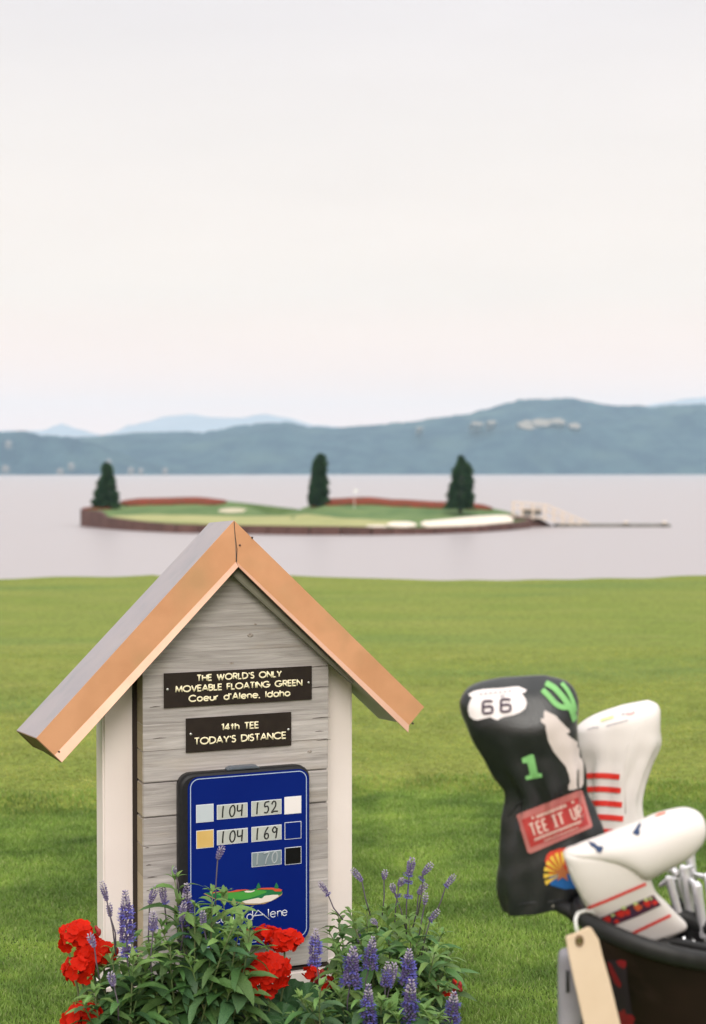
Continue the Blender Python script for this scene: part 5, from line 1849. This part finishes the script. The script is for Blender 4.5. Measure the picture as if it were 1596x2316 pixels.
m_bl = mat('black_leatherette', (0.009, 0.011, 0.012), (0.016, 0.018, 0.019), scale=30, rough=0.36, spec=0.55, rand=-1, bump=0.35, bump_scale=240, bump_dist=0.0015)
m_wl = mat('white_leatherette', (0.74, 0.70, 0.67), (0.70, 0.655, 0.63), scale=8, rough=0.45, spec=0.4, rand=-1, bump=0.2, bump_scale=260, bump_dist=0.001)
m_wpat = mat('pale_pink_white_patch', (0.80, 0.74, 0.74), rough=0.7)
m_gpat = mat('light_green_patch', (0.20, 0.48, 0.16), rough=0.7)
m_cpat = mat('beige_patch', (0.60, 0.53, 0.50), rough=0.8)
m_platered = mat('number_plate_red', (0.42, 0.035, 0.03), (0.36, 0.03, 0.03), scale=30, rough=0.7, rand=-1)
m_platepink = mat('plate_faded_pink', (0.46, 0.16, 0.14), (0.42, 0.13, 0.12), scale=40, rough=0.7, rand=-1)
m_platetxt = mat('plate_cream', (0.62, 0.45, 0.38), rough=0.7)
m_stripe = mat('red_stripe', (0.68, 0.028, 0.018), rough=0.6)
m_navy = mat('navy_thread', (0.015, 0.04, 0.11), rough=0.7)
m_yel = mat('yellow_ray', (0.78, 0.52, 0.06), rough=0.7)
m_rray = mat('red_ray', (0.60, 0.05, 0.02), rough=0.7)
m_fblue = mat('flag_blue', (0.01, 0.13, 0.42), rough=0.7)
m_star = mat('copper_star', (0.50, 0.16, 0.05), rough=0.7)
m_org = mat('orange_thread', (0.75, 0.12, 0.04), rough=0.7)
m_ygr = mat('lime_thread', (0.62, 0.72, 0.30), rough=0.7)
m_gry = mat('grey_thread', (0.35, 0.33, 0.36), rough=0.7)
m_ink2 = mat('dark_print', (0.05, 0.03, 0.05), rough=0.7)

# ---- driver cover (black)
YD = 2.50
drv_spec = [(1128, 1533, 1236, 1527), (1086, 1543, 1272, 1538), (1058, 1558, 1293, 1553), (1043, 1582, 1303, 1576), (1041, 1604, 1307, 1602), (1048, 1640, 1307, 1640), (1064, 1672, 1308, 1668), (1092, 1715, 1312, 1706),
            (1120, 1757, 1320, 1752), (1144, 1786, 1324, 1788), (1148, 1812, 1330, 1812), (1145, 1840, 1338, 1838), (1139, 1868, 1351, 1862), (1134, 1900, 1357, 1888), (1130, 1940, 1344, 1912), (1129, 1970, 1332, 1950), (1130, 2010, 1330, 1990), (1133, 2040, 1318, 2022), (1139, 2061, 1308, 2032)]
drv_th = [.008, .020, .031, .042, .050, .057, .056, .050, .045, .040, .038, .040, .042, .043, .044, .045, .046, .046, .045]
o0 = at(1230, 2050, YD)
drv = thing('driver_head_cover', 'large black golf head cover with 66 shield, green cactus and TEE IT UP plate', 'head cover', o0)
mb, rings = cover('', '', drv_spec, m_bl, drv_th, YD, 5, 2.8, 0.003, o0, n=56, folds=0.0085)
obj('cover_body', mb, m_bl, drv, smooth='all')
BV = bvh_of((mb, Vector(o0)))
# flap edge seam and hem
def Z6(x, y):
    return (1021.2 + .3601 * x, 1505.6 + .3601 * y)
def Z7(x, y):
    return (1112.8 + .3027 * x, 1767.4 + .3027 * y)
ZS = lambda x, y: ((1580 + x * .17544) * .6546, (2340 + y * .17544) * .6546)
ZP = lambda x, y: ((1760 + x * .2005) * .6546, (2700 + y * .2005) * .6546)
drape('shield_patch', [[ZS(*p) for p in [(215, 330), (330, 270), (500, 235), (700, 222), (900, 210), (1080, 188), (1200, 180), (1360, 245), (1340, 290), (1265, 320), (1340, 420), (1365, 520), (1330, 620), (1240, 690), (1100, 745),
        (940, 775), (860, 800), (790, 845), (730, 825), (640, 785), (500, 820), (400, 845), (320, 835), (240, 770), (205, 660), (215, 560), (250, 460), (290, 400), (240, 370)]]], BV, m_wpat, drv, .0012, 3, label='pinkish white shield patch reading 66')
sh = []
for cx, tilt in ((590, 0), (945, -35)):
    def q(a, b):
        return ZS(cx + a, 590 + tilt + b)
    for st in ([(100, -105), (70, -125), (-60, -120), (-90, -95), (-88, 100), (-70, 125), (70, 112), (98, 85), (98, 0), (75, -20), (-85, -8)],):
        sh += quads([q(*p) for p in st], 6.0)
drape('numerals', sh, BV, m_ink2, drv, 0.0033, 1, label='numerals 66')
sm = []
for k in range(7):
    x_ = 440 + k * 95
    y_ = 318 - k * 10
    sm += quads([ZS(x_, y_ + 30), ZS(x_ + 20, y_ - 18), ZS(x_ + 45, y_ + 26)], 2.4)
sm += quads([ZS(850, 345), ZS(855, 392), ZS(880, 392), ZS(882, 342)], 2) + quads([ZS(930, 340), ZS(905, 348), ZS(925, 365), ZS(905, 388)], 2)
drape('small_lettering', sm, BV, m_gry, drv, 0.0033, 1)
# cactus: arms and trunk
cac = ribbon(smooth_path([Z6(570, 150), Z6(610, 190), Z6(650, 235), Z6(690, 258), Z6(735, 262)], 6), 12)
cac2 = ribbon(smooth_path([Z6(590, 108), Z6(640, 135), Z6(680, 175), Z6(720, 225), Z6(750, 270), Z6(768, 320), Z6(778, 352)], 6), 13)
cac3 = ribbon(smooth_path([Z6(690, 108), Z6(725, 150), Z6(752, 200), Z6(770, 250), Z6(775, 290)], 6), 9)
drape('cactus_patch', [cac], BV, m_gpat, drv, 0.0023, 2, label='green cactus patch')
drape('cactus_patch', [cac2], BV, m_gpat, drv, 0.0025, 2)
drape('cactus_patch', [cac3], BV, m_gpat, drv, 0.0027, 2)
drape('coyote_patch', [[Z6(*p) for p in [(585, 280), (605, 290), (625, 300), (655, 315), (680, 345), (740, 405), (742, 420), (722, 425), (740, 445), (790, 480), (822, 520), (828, 640), (828, 740), (815, 765), (770, 778), (735, 782), (733, 755), (745, 730), (735, 680),
        (715, 630), (680, 590), (640, 540), (605, 470), (592, 400), (590, 375), (562, 352), (560, 332), (580, 330), (578, 300)]]], BV, m_cpat, drv, .0012, 3, label='pale howling coyote patch')
drape('number_patch', [[Z6(*p) for p in [(440, 582), (500, 556), (515, 560), (540, 675), (565, 678), (568, 700), (468, 718), (462, 695), (492, 688), (476, 610), (446, 612)]]], BV, m_gpat, drv, 0.0023, 2, label='light green numeral 1')
pl_out = [ZP(*p) for p in [(120, 590), (150, 560), (1210, 145), (1255, 165), (1430, 760), (1400, 800), (360, 1245), (310, 1220)]]
pl_in = [ZP(*p) for p in [(205, 660), (1220, 262), (1365, 745), (365, 1140)]]
drape('plate_patch', [pl_out], BV, m_platepink, drv, 0.0023, 4, label='faded red plate reading TEE IT UP')
drape('plate_field', [pl_in], BV, m_platered, drv, 0.0031, 4)
# plate frame: u along the lettering, v across it
pu, pv, p0 = Vector((1015, -398)) / 1015, Vector((160, 480)) / 480, Vector((205, 660))
def PQ(a, b):
    v = p0 + Vector((1015, -398)) * a + Vector((155, 478)) * b
    return ZP(v.x, v.y)
let = []
def plate_word(txt, a0, a1, b0, b1, wd):
    ls, W_ = strokes(txt, .34)
    for l in ls:
        let.extend(quads([PQ(a0 + (a1 - a0) * x_ / W_, b1 + (b0 - b1) * z_) for x_, z_ in l], wd))
plate_word('TEE', .09, .36, .26, .66, 4.2)
# IT with slab serifs, UP
for a in (.50,):
    let.extend(quads([PQ(a, .26), PQ(a, .66)], 5)); let.extend(quads([PQ(a - .035, .26), PQ(a + .035, .26)], 3)); let.extend(quads([PQ(a - .035, .66), PQ(a + .035, .66)], 3))
let.extend(quads([PQ(.60, .26), PQ(.60, .66)], 5)); let.extend(quads([PQ(.56, .27), PQ(.65, .27)], 4))
plate_word('UP', .78, .95, .26, .66, 4.2)
drape('plate_lettering', let, BV, m_platetxt, drv, 0.0045, 1, label='plate letters TEE IT UP')
sm = []
for k in range(12):
    a = .24 + k * .043
    sm += quads([PQ(a, .15), PQ(a + .012, .03), PQ(a + .028, .15)], 2.6)
for k in range(16):
    a = .10 + k * .05
    sm += quads([PQ(a, .86), PQ(a + .012, .76), PQ(a + .026, .84), PQ(a + .038, .76)], 2.2)
sm += quads([PQ(.16, .08), PQ(.20, .08)], 6) + quads([PQ(.84, .08), PQ(.88, .08)], 6) + quads([PQ(.24, .96), PQ(.82, .96)], 2.0)
drape('small_lettering', sm, BV, m_platetxt, drv, 0.0045, 1)
# desert flag patch: rays, star, blue field
cx_, cy_ = 1272, 1977
drape('flag_patch', [[Z7(*p) for p in [(395, 595), (405, 555), (430, 525), (500, 502), (580, 492), (640, 520), (640, 690), (425, 690), (408, 640)]]], BV, m_rray, drv, 0.0023, 3, label='sunray flag patch with blue lower half')
rays = []
for k in range(7):
    a0 = R(92 + k * 19 - 8); a1 = R(92 + k * 19 + 4)
    rays.append([(cx_ + 6 * math.cos(a0), cy_ - 6 * math.sin(a0)), (cx_ + 46 * math.cos(a0) * .93, cy_ - 54 * math.sin(a0) * .93), (cx_ + 46 * math.cos(a1) * .93, cy_ - 54 * math.sin(a1) * .93)])
drape('flag_rays', rays, BV, m_yel, drv, 0.0031, 2)
drape('flag_field', [[Z7(*p) for p in [(425, 692), (640, 692), (640, 800), (540, 805), (435, 775)]]], BV, m_fblue, drv, 0.0025, 3)
drape('flag_star', [[(cx_ + (22 if k % 2 == 0 else 9) * math.sin(k * math.pi / 5), cy_ - 2 - (22 if k % 2 == 0 else 9) * math.cos(k * math.pi / 5)) for k in range(10)]], BV, m_star, drv, 0.0039, 2)
# seam across the neck
mbs = MB()
def on_surf(px, py, bv, lift):
    d = bearing(px, py).normalized()
    h = bv.ray_cast(EYE, d)
    p = h[0] if h[0] is not None else EYE + d * 2.5
    return p - d * lift
mbs.tube([on_surf(*Z7(a, b), BV, .0003) - drv.location for a, b in [(120, 260), (150, 220), (190, 170), (240, 140)]], [.0006, .0016, .0016, .0006], 6)
mbs2 = MB()
mbs2.tube([on_surf(*Z7(a, b), BV, .0003) - drv.location for a, b in [(90, 930), (200, 920), (320, 905), (440, 900), (540, 880)]], .0013, 6)
obj('fold_seam', mbs, m_bl, drv, smooth='all')
obj('hem_seam', mbs2, m_bl, drv, smooth='all')
# ---- fairway wood cover (white, upright)
YW = 2.62
fw_spec = [(1400, 1597, 1470, 1583), (1362, 1612, 1486, 1590), (1330, 1627, 1492, 1600), (1306, 1646, 1493, 1614), (1303, 1664, 1490, 1650), (1305, 1688, 1492, 1676), (1312, 1715, 1482, 1702), (1318, 1742, 1466, 1733), (1323, 1775, 1455, 1770), (1327, 1810, 1450, 1806),
           (1331, 1845, 1452, 1840), (1336, 1880, 1458, 1872), (1342, 1920, 1462, 1910), (1350, 1980, 1466, 1970)]
fw_th = [.008, .026, .036, .042, .044, .044, .042, .040, .036, .034, .034, .034, .034, .033]
o1 = at(1400, 1960, YW)
fwc = thing('fairway_head_cover', 'tall white golf head cover with five red stripes behind the black cover', 'head cover', o1)
mb, _ = cover('', '', fw_spec, m_wl, fw_th, YW, 4, 2.6, 0.002, o1, n=48, folds=0.0055)
obj('cover_body', mb, m_wl, fwc, smooth='all')
BW = bvh_of((mb, Vector(o1)))
for y_, dy_ in ((692, 18), (777, 18), (865, 18), (952, 18), (1042, 18)):
    xr_ = 1055 + (y_ - 692) * .09
    pts = [Z6(x_, y_ + 8 - 10 * math.sin((x_ - 780) / 280 * math.pi)) for x_ in [780 + k * (xr_ - 780) / 8 for k in range(9)]]
    drape('red_stripe', [ribbon(pts, 12.5)], BW, m_stripe, fwc, .0034, 4)
ZF = lambda x, y: ((2000 + x * .213) * .6546, (2400 + y * .213) * .6546)
drape('stitched_mark', quads([ZF(350, 420), ZF(420, 395), ZF(500, 370), ZF(560, 350)], 5), BW, m_ygr, fwc, 0.0022, 1)
drape('stitched_mark', quads([ZF(690, 320), ZF(740, 300)], 3) + quads([ZF(140, 565), ZF(240, 530), ZF(320, 530)], 2) + quads([ZF(440, 510), ZF(600, 465), ZF(700, 440), ZF(800, 410)], 2.2), BW, m_gry, fwc, 0.0022, 1)
drape('stitched_mark', quads([ZF(760, 305), ZF(840, 310), ZF(905, 275)], 3), BW, mat('faded_red_thread', (0.6, 0.3, 0.3)), fwc, 0.0023, 1)
mbs = MB()
mbs.tube([on_surf(*Z6(a, b), BW, .0002) - fwc.location for a, b in [(1290, 275), (1215, 340), (1150, 420), (1100, 520), (1085, 640), (1090, 780), (1092, 930)]], .0009, 6)
obj('side_seam', mbs, m_wl, fwc, smooth='all')

# ---- blade putter cover (white, lying across)
YM = 2.36
def pr(a, b, yo=0):
    (x0_, y0_), (x1_, y1_) = Z7(*a), Z7(*b)
    return (x0_, y0_, x1_, y1_, yo)
hd_spec = [pr((1582, 290), (1590, 345)), pr((1560, 245), (1578, 410)), pr((1520, 215), (1550, 470)), pr((1450, 196), (1495, 535)), pr((1360, 205), (1420, 595)), pr((1240, 240), (1330, 645)), pr((1120, 292), (1240, 690)),
           pr((1000, 335), (1140, 735)), pr((890, 375), (1070, 690)), pr((800, 410), (980, 640)), pr((710, 445), (890, 610)), pr((630, 478), (790, 590)), pr((570, 500), (690, 580)), pr((538, 520), (620, 575)), pr((528, 545), (570, 575))]
hd_th = [.010, .026, .034, .040, .043, .045, .045, .042, .038, .034, .030, .027, .023, .016, .008]
o2 = at(1330, 2000, YM)
ptc = thing('putter_head_cover', 'rounded white golf head cover lying across with a dark floral band', 'head cover', o2)
mb, _ = cover('', '', hd_spec, m_wl, hd_th, YM, 3, 2.1, 0.0015, o2)
obj('cover_body', mb, m_wl, ptc, smooth='all')
cf_spec = [pr((560, 500), (900, 430), .01), pr((530, 545), (1010, 500), .004), pr((562, 640), (1110, 590), .004), pr((600, 740), (1165, 670), .006), pr((650, 840), (1190, 745), .012), pr((705, 945), (1225, 830), .022), pr((760, 1020), (1300, 905), .034), pr((820, 1110), (1375, 985), .046), pr((900, 1180), (1440, 1045), .058), pr((930, 1225), (1452, 1075), .064), pr((1000, 1260), (1440, 1095), .07)]
cf_th = [.012, .024, .026, .026, .027, .027, .027, .027, .027, .026, .018]
mb2, _ = cover('', '', cf_spec, m_wl, cf_th, YM - .004, 3, 3.2, 0.001, o2)
cuff = obj('cuff', mb2, m_wl, ptc, smooth='all')
BP = bvh_of((mb, Vector(o2)), (mb2, Vector(o2)))
drape('red_stripe', [ribbon([Z7(712, 948), Z7(860, 890), Z7(1000, 830), Z7(1150, 766)], 6.5)], BP, m_stripe, ptc, 0.0022, 2)
drape('red_stripe', [ribbon([Z7(1030, 1145), Z7(1130, 1098), Z7(1235, 1048), Z7(1335, 1000)], 6.5)], BP, m_stripe, ptc, 0.0022, 2)
drape('floral_band', [[Z7(*p) for p in [(800, 1025), (1000, 935), (1205, 848), (1265, 925), (1080, 1010), (890, 1085)]]], BP, mat('floral_dark', (0.05, 0.02, 0.05), (0.09, 0.015, 0.03), scale=60, rough=.8, rand=-1), ptc, 0.0022, 3, label='dark band printed with red flowers')
for (x_, y_, r_, mm) in ((860, 1030, 30, m_stripe), (960, 990, 34, m_stripe), (1010, 980, 26, m_stripe), (1090, 945, 30, m_org), (1160, 915, 28, m_stripe), (1215, 905, 22, m_stripe), (930, 1045, 20, m_stripe), (985, 945, 18, m_ygr), (1070, 915, 18, m_ygr), (1150, 882, 16, m_ygr), (1185, 875, 12, m_ygr), (900, 1000, 14, m_ygr)):
    drape('flower_print', [[(Z7(x_, y_)[0] + r_ * .30 * math.cos(a) * (1 + .25 * math.sin(3 * a + x_)), Z7(x_, y_)[1] + r_ * .24 * math.sin(a)) for a in [k * math.pi / 6 for k in range(12)]]], BP, mat('print_flower', tuple(c * .85 for c in bsdf(mm).inputs['Base Color'].default_value[:3]), rough=.8), ptc, 0.0029 + r_ * 1e-5, 1)
drape('navy_mark', [[Z7(*p) for p in [(1108, 302), (1112, 330), (1098, 352), (1104, 385), (1090, 405), (1046, 385), (1070, 350), (1090, 320)]]], BP, m_navy, ptc, 0.0022, 2)
drape('navy_mark', [[Z7(*p) for p in [(716, 448), (760, 455), (790, 480), (830, 485), (825, 510), (810, 535), (785, 528), (770, 500), (735, 480)]]], BP, m_navy, ptc, 0.0022, 2)
drape('orange_mark', [[Z7(*p) for p in [(1210, 262), (1235, 240), (1290, 225), (1300, 235), (1250, 252)]]], BP, m_org, ptc, 0.0022, 1)
mbs = MB()
mbs.tube([on_surf(*Z7(a, b), BP, .0002) - ptc.location for a, b in [(545, 560), (590, 660), (640, 760), (690, 860), (735, 930)]], .0009, 6)
obj('edge_seam', mbs, m_wl, ptc, smooth='all')

# ---- golf bag
YC = 2.415
m_bag = mat('dark_brown_bag_cloth', (0.010, 0.006, 0.004), (0.024, 0.013, 0.009), scale=6, detail=3, rough=0.7, rand=-1, c3=(0.055, 0.032, 0.026), s3=7, spec=0.2)
m_rim = mat('black_rubber_rim', (0.012, 0.012, 0.012), (0.02, 0.02, 0.02), scale=40, rough=0.5, spec=0.35, rand=-1)
m_plum = mat('plum_cloth', (0.03, 0.018, 0.03), rough=0.8)
m_bred = mat('red_flower_cloth', (0.42, 0.012, 0.02), (0.3, 0.01, 0.02), scale=20, rough=0.8)
foot = Vector((0.775, 2.74, 0.0))
bag = thing('golf_bag', 'dark brown golf bag with a thick black rim holding clubs at the right edge', 'golf bag', foot)
cc = at(1495, 2105, YC)
ua = at(1685, 2150, YC) - cc
ub = at(1495, 2162, YC - .115) - cc
ub.x = 0
def rimpt(t, k=1.0, dz=0.0):
    return cc + (ua * math.cos(t) + ub * math.sin(t)) * k + Vector((0, 0, dz))
rim = MB()
NR = 40
rings = []
for i in range(NR):
    t = 2 * math.pi * i / NR
    c = rimpt(t)
    outw = (c - cc).normalized()
    upv = ua.cross(ub).normalized()
    if upv.z < 0:
        upv = -upv
    ring = []
    for k in range(10):
        a = 2 * math.pi * k / 10
        ring.append(c + outw * math.cos(a) * .0105 + upv * math.sin(a) * .0155 - foot)
    rings.append(ring)
vs = [p for r_ in rings for p in r_]
fs = [(i * 10 + k, i * 10 + (k + 1) % 10, ((i + 1) % NR) * 10 + (k + 1) % 10, ((i + 1) % NR) * 10 + k) for i in range(NR) for k in range(10)]
rim.add(vs, fs)
obj('rim', rim, m_rim, bag, smooth='all')
# body
def bagring(f, grow=1.0):
    cb = foot + Vector((0, 0, .03))
    c = cc.lerp(cb, f) - Vector((0, 0, .012 * (1 - f)))
    res = []
    ua_f = Vector((0.125, 0.0, 0)); ub_f = Vector((0, -0.125, 0))
    for k in range(NR):
        t = 2 * math.pi * k / NR
        v = (ua.lerp(ua_f, f) * math.cos(t) + ub.lerp(ub_f, f) * math.sin(t)) * (0.985 * grow)
        res.append(c + v - foot)
    return res
body = MB()
body.loft([bagring(0.0), bagring(.04, .99), bagring(.12, .97), bagring(.3, .97), bagring(.6, 1.0), bagring(.9, 1.0), bagring(1.0, .96)], caps=False)
b0 = len(body.v)
body.add(bagring(1.0, .96), [tuple(range(NR))])
obj('body', body, m_bag, bag, smooth='all', fix=True)
inner = MB()
inner.loft([bagring(0.0, .97), bagring(.15, .94), bagring(.35, .9)], caps=False)
inner.add(bagring(.35, .9), [tuple(range(NR))])
obj('lining', inner, m_rim, bag, smooth='all', fix=False)
BB = bvh_of((body, foot))
dv = MB()
p0_, p1_ = rimpt(math.pi, .93, -.01) - foot, rimpt(0, .93, -.01) - foot
dv.tube([p0_, (p0_ + p1_) / 2 + Vector((0, 0, -.004)), p1_], .008, 8)
obj('divider', dv, m_rim, bag, smooth='all')
dv = MB()
dv.tube([rimpt(math.pi / 2, .93, -.012) - foot, rimpt(-math.pi / 2, .93, -.012) - foot], .008, 8)
obj('divider', dv, m_rim, bag, smooth='all')
drape('plum_panel', [[Z7(*p) for p in [(855, 1335), (1000, 1335), (1010, 1500), (1040, 1700), (1070, 1812), (1090, 1900), (940, 1900), (930, 1760)]]], BB, m_plum, bag, 0.0022, 4, label='plum strip printed with red petals')
for poly in ([(862, 1345), (885, 1360), (925, 1440), (965, 1515), (955, 1545), (915, 1510), (880, 1430)], [(925, 1345), (960, 1332), (1000, 1345), (1002, 1375), (985, 1400), (945, 1380)],
             [(945, 1720), (985, 1700), (1000, 1740), (1045, 1745), (1068, 1775), (1050, 1812), (1080, 1850), (960, 1850), (955, 1780)]):
    drape('red_petal_print', [[Z7(*p) for p in poly]], BB, m_bred, bag, 0.0031, 2)
# hanging leather tag
m_tan = mat('pale_tan_leather', (0.68, 0.53, 0.38), (0.73, 0.58, 0.43), scale=12, rough=0.6, rand=-1, bump=0.1, bump_scale=160, bump_dist=.001)
YT = 2.27
tg = thing('leather_bag_tag', 'long pale tan leather tag hanging from the bag rim by a white loop', 'bag tag', at(1308, 2128, YT))
outl = [(1279, 2119), (1300, 2112), (1330, 2097), (1338, 2100), (1354, 2126), (1362, 2160), (1378, 2215), (1400, 2305), (1424, 2400), (1430, 2440), (1350, 2450), (1332, 2370), (1318, 2305), (1292, 2190), (1284, 2150)]
mb = MB()
nn = len(outl)
vs = [at(a, b, YT) - tg.location for a, b in outl] + [at(a, b, YT + .0001) - tg.location + Vector((0, .005, 0)) for a, b in outl]
mb.add(vs, [tuple(range(nn)), tuple(range(2 * nn - 1, nn - 1, -1))] + [(i, (i + 1) % nn, (i + 1) % nn + nn, i + nn) for i in range(nn)])
obj('tag_leather', mb, m_tan, tg, bevel=.0012, segs=2)
mb = MB()
c = at(1310, 2128, YT) - tg.location
rg = []
for k in range(20):
    a = 2 * math.pi * k / 20
    rg.append((c.x + math.cos(a) * .0052, -.0008, c.z + math.sin(a) * .0078))
for k in range(20):
    a, b = rg[k], rg[(k + 1) % 20]
    mb.tube([a, b], .0017, 5, caps=False)
obj('eyelet', mb, mat('brown_eyelet', (0.16, 0.08, 0.03), rough=.4, metal=.5), tg, smooth='all')
mb = MB()
mb.tube([(c.x + .0002, -.0012, c.z), (c.x + .0002, .0002, c.z)], [.0045, .0045], 14)
obj('eyelet_hole', mb, mat('olive_shadow', (0.12, 0.10, 0.03)), tg)
mb = MB()
lp = [at(a, b, YT + yo) - tg.location for a, b, yo in ((1309, 2116, .004), (1303, 2100, .004), (1301, 2080, .01), (1306, 2066, .03), (1322, 2060, .06), (1340, 2062, .09), (1345, 2078, .10))]
mb.tube(lp, .0028, 8)
obj('loop', mb, mat('clear_white_loop', (0.66, 0.66, 0.62), rough=.35), tg, smooth='all')
# grey pouch on the bag's left
m_gp = mat('grey_pouch', (0.27, 0.26, 0.29), (0.33, 0.32, 0.35), scale=14, rough=0.7, rand=-1)
pc = thing('grey_pouch', 'grey slim pouch strapped at the left side of the golf bag', 'pouch', at(1300, 2300, 2.36))
mb = MB()
rgs = []
for (l, r_, y_, th) in ((1272, 1300, 2146, .006), (1264, 1312, 2156, .014), (1262, 1318, 2180, .018), (1262, 1322, 2230, .02), (1262, 1318, 2280, .02), (1262, 1312, 2318, .02), (1264, 1300, 2345, .014), (1270, 1292, 2360, .006)):
    rgs.append([p - pc.location for p in ringpts(at(l, y_, 2.36), at(r_, y_, 2.36), th, 20, 3)])
mb.loft(resample(rgs, 3))
obj('pouch_body', mb, m_gp, pc, smooth='all')
mb = MB()
mb.tube([at(1283, 2195, 2.338) - pc.location, at(1284, 2245, 2.337) - pc.location], .003, 6, flat=(Vector((0, 1, 0)), .3))
obj('zip_pull', mb, m_rim, pc, smooth='all')
# strap of the bag in shadow beside the pouch
mb = MB()
s_ = [at(a, b, 2.40) - foot for a, b in ((1312, 2190), (1318, 2240), (1316, 2300), (1330, 2380), (1400, 2500))]
mb.tube(s_, .022, 10, flat=(Vector((0, 1, 0)), .4))
obj('carry_strap', mb, m_rim, bag, smooth='all')
mb = MB()
a_, b_ = at(1238, 2047, 2.46), at(1278, 2052, 2.46)
mb.tube([a_ - foot, b_ - foot, at(1310, 2068, 2.46) - foot], [.006, .007, .006], 8, flat=(Vector((0, 1, 0)), .5))
obj('pull_tab', mb, mat('beige_tab', (0.5, 0.47, 0.40)), bag, smooth='all')
mb = MB()
mb.tube([at(1262, 2046, 2.46) - foot, at(1290, 2060, 2.45) - foot, at(1312, 2080, 2.43) - foot], [.012, .013, .012], 8)
obj('rim_handle', mb, m_rim, bag, smooth='all')

# shafts under the covers
m_shaft = mat('chrome_steel', (0.62, 0.62, 0.64), rough=0.22, metal=1.0)
m_head = mat('satin_club_steel', (0.72, 0.71, 0.74), (0.82, 0.81, 0.84), scale=30, rough=0.38, metal=0.6, rand=-1)
m_ferr = mat('black_ferrule', (0.01, 0.01, 0.01), rough=0.3)
for (px, py, Y_, lab, dx) in ((1290, 2030, YD, 'club shaft running from the bag into the black cover', .09), (1410, 1960, YW, 'club shaft running from the bag into the tall white cover', .03), (1430, 2085, YM + .12, 'club shaft running from the bag into the cover lying across', .05)):
    a = at(px, py, Y_)
    b = cc.lerp(foot, .42) + Vector((dx - .06, 0.0, 0))
    t = thing('golf_club', lab, 'golf club', b)
    mb = MB(); mb.tube([(0, 0, 0), (a - b)], [.006, .005], 8)
    obj('shaft', mb, m_shaft, t, smooth='all')

# ---- irons
ZI = lambda x, y: (1413.9 + .1244 * x, 1885.3 + .1244 * y)
def iron(label, bot, top, toe, Y_, rad=.0072, blade=.030, thick=.009):
    pb, pt_, ptoe = at(*ZI(*bot), Y_), at(*ZI(*top), Y_), at(*ZI(*toe), Y_ + .015)
    inbag = cc.lerp(foot, .42) + Vector(((pb.x - cc.x) * .35, 0, 0))
    t = thing('iron_club', label, 'golf club', inbag, 0, 'bare irons standing in the golf bag')
    L0 = t.location
    mb = MB(); mb.tube([(0, 0, 0), pb + (inbag - pb) * .12 - L0], [.0048, .0052], 8)
    obj('shaft', mb, m_shaft, t, smooth='all')
    mb = MB(); mb.tube([pb + (inbag - pb) * .125 - L0, pb - L0], [.0058, rad * .95], 10)
    obj('ferrule', mb, m_ferr, t, smooth='all')
    mb = MB()
    d = (pt_ - pb)
    hos = [pb + d * .01, pb + d * .5, pb + d * .85, pt_]
    mb.tube([p - L0 for p in hos] + [pt_.lerp(ptoe, .25) + Vector((0, 0, .004)) - L0], [rad, rad * 1.02, rad * 1.05, rad * 1.1, rad * .8], 12)
    # blade: a wedge plate from the heel to the toe, the face falling away behind
    e1 = (ptoe - pt_)
    ax_ = e1.normalized()
    n_ = Vector((0.25, .75, -.35)).normalized()
    n_ = (n_ - ax_ * n_.dot(ax_)).normalized()
    w_ = ax_.cross(n_).normalized()
    if w_.z > 0:
        w_ = -w_
    sole = [(0.0, .5, 1.0), (.3, .9, 1.0), (.7, 1.25, .95), (1.05, 1.35, .8), (1.2, .9, .55), (1.1, .2, .4)]
    rg = []
    for f, wd, thk in sole:
        c = pt_ + e1 * f
        hw = blade * wd / 2
        hh = thick * thk / 2
        rg.append([c + n_ * hw * 2 + w_ * hh * .35 - L0, c + n_ * hw * 2 - w_ * hh * .35 - L0, c - w_ * hh - L0, c - n_ * .003 - L0, c + w_ * hh - L0])
    mb.loft(rg)
    obj('club_head', mb, m_head, t, smooth=True)
iron('iron nearest the white floral cuff, its blade tucked beside the cover', (960, 1430), (800, 830), (650, 930), 2.50)
iron('second iron from the floral cuff, hosel ending above a black ferrule', (1180, 1450), (1065, 640), (960, 760), 2.53, .0085)
iron('bent looking iron closest to the right edge of the photo, lowest ferrule', (1440, 1880), (1300, 960), (1190, 850), 2.50, .0082)
iron('tallest iron, its pale hosel rising highest against the lawn', (1265, 1300), (1170, 350), (985, 470), 2.58, .0085)
iron('iron whose pale blade crosses the right edge of the photo', (1560, 1300), (1500, 800), (1290, 745), 2.55, .007)
iron('iron behind the cuff with a dark blade under the round cover', (1120, 1250), (900, 700), (700, 640), 2.60, .007)
iron('dark iron between the first two hosels, blade turned away', (1000, 1150), (860, 600), (760, 560), 2.62, .007)
for (a, b_, lab, Y_) in (((1215, 1740), (1235, 2200), 'short bright shaft section inside the rim, left of centre', 2.52), ((1030, 1900), (1040, 2200), 'pale shaft section just inside the rim beside the cuff', 2.52), ((1310, 1600), (1340, 2200), 'thin shaft section between the black ferrules', 2.54), ((1430, 1950), (1450, 2300), 'dark shaft section at the right edge inside the rim', 2.51)):
    p, q_ = at(*ZI(*a), Y_), at(*ZI(*b_), Y_ + .01)
    q_ = cc.lerp(foot, .42) + Vector(((p.x - cc.x) * .35, (p.y - cc.y) * .35, 0))
    t = thing('golf_club', lab, 'golf club', q_)
    mb = MB(); mb.tube([(0, 0, 0), p - q_], [.005, .0068], 10)
    obj('shaft', mb, m_shaft, t, smooth='all')
    mb = MB(); mb.tube([p - q_, p - q_ + Vector((-.002, 0, .03))], [.0075, .006], 10)
    obj('ferrule', mb, m_ferr, t, smooth='all')
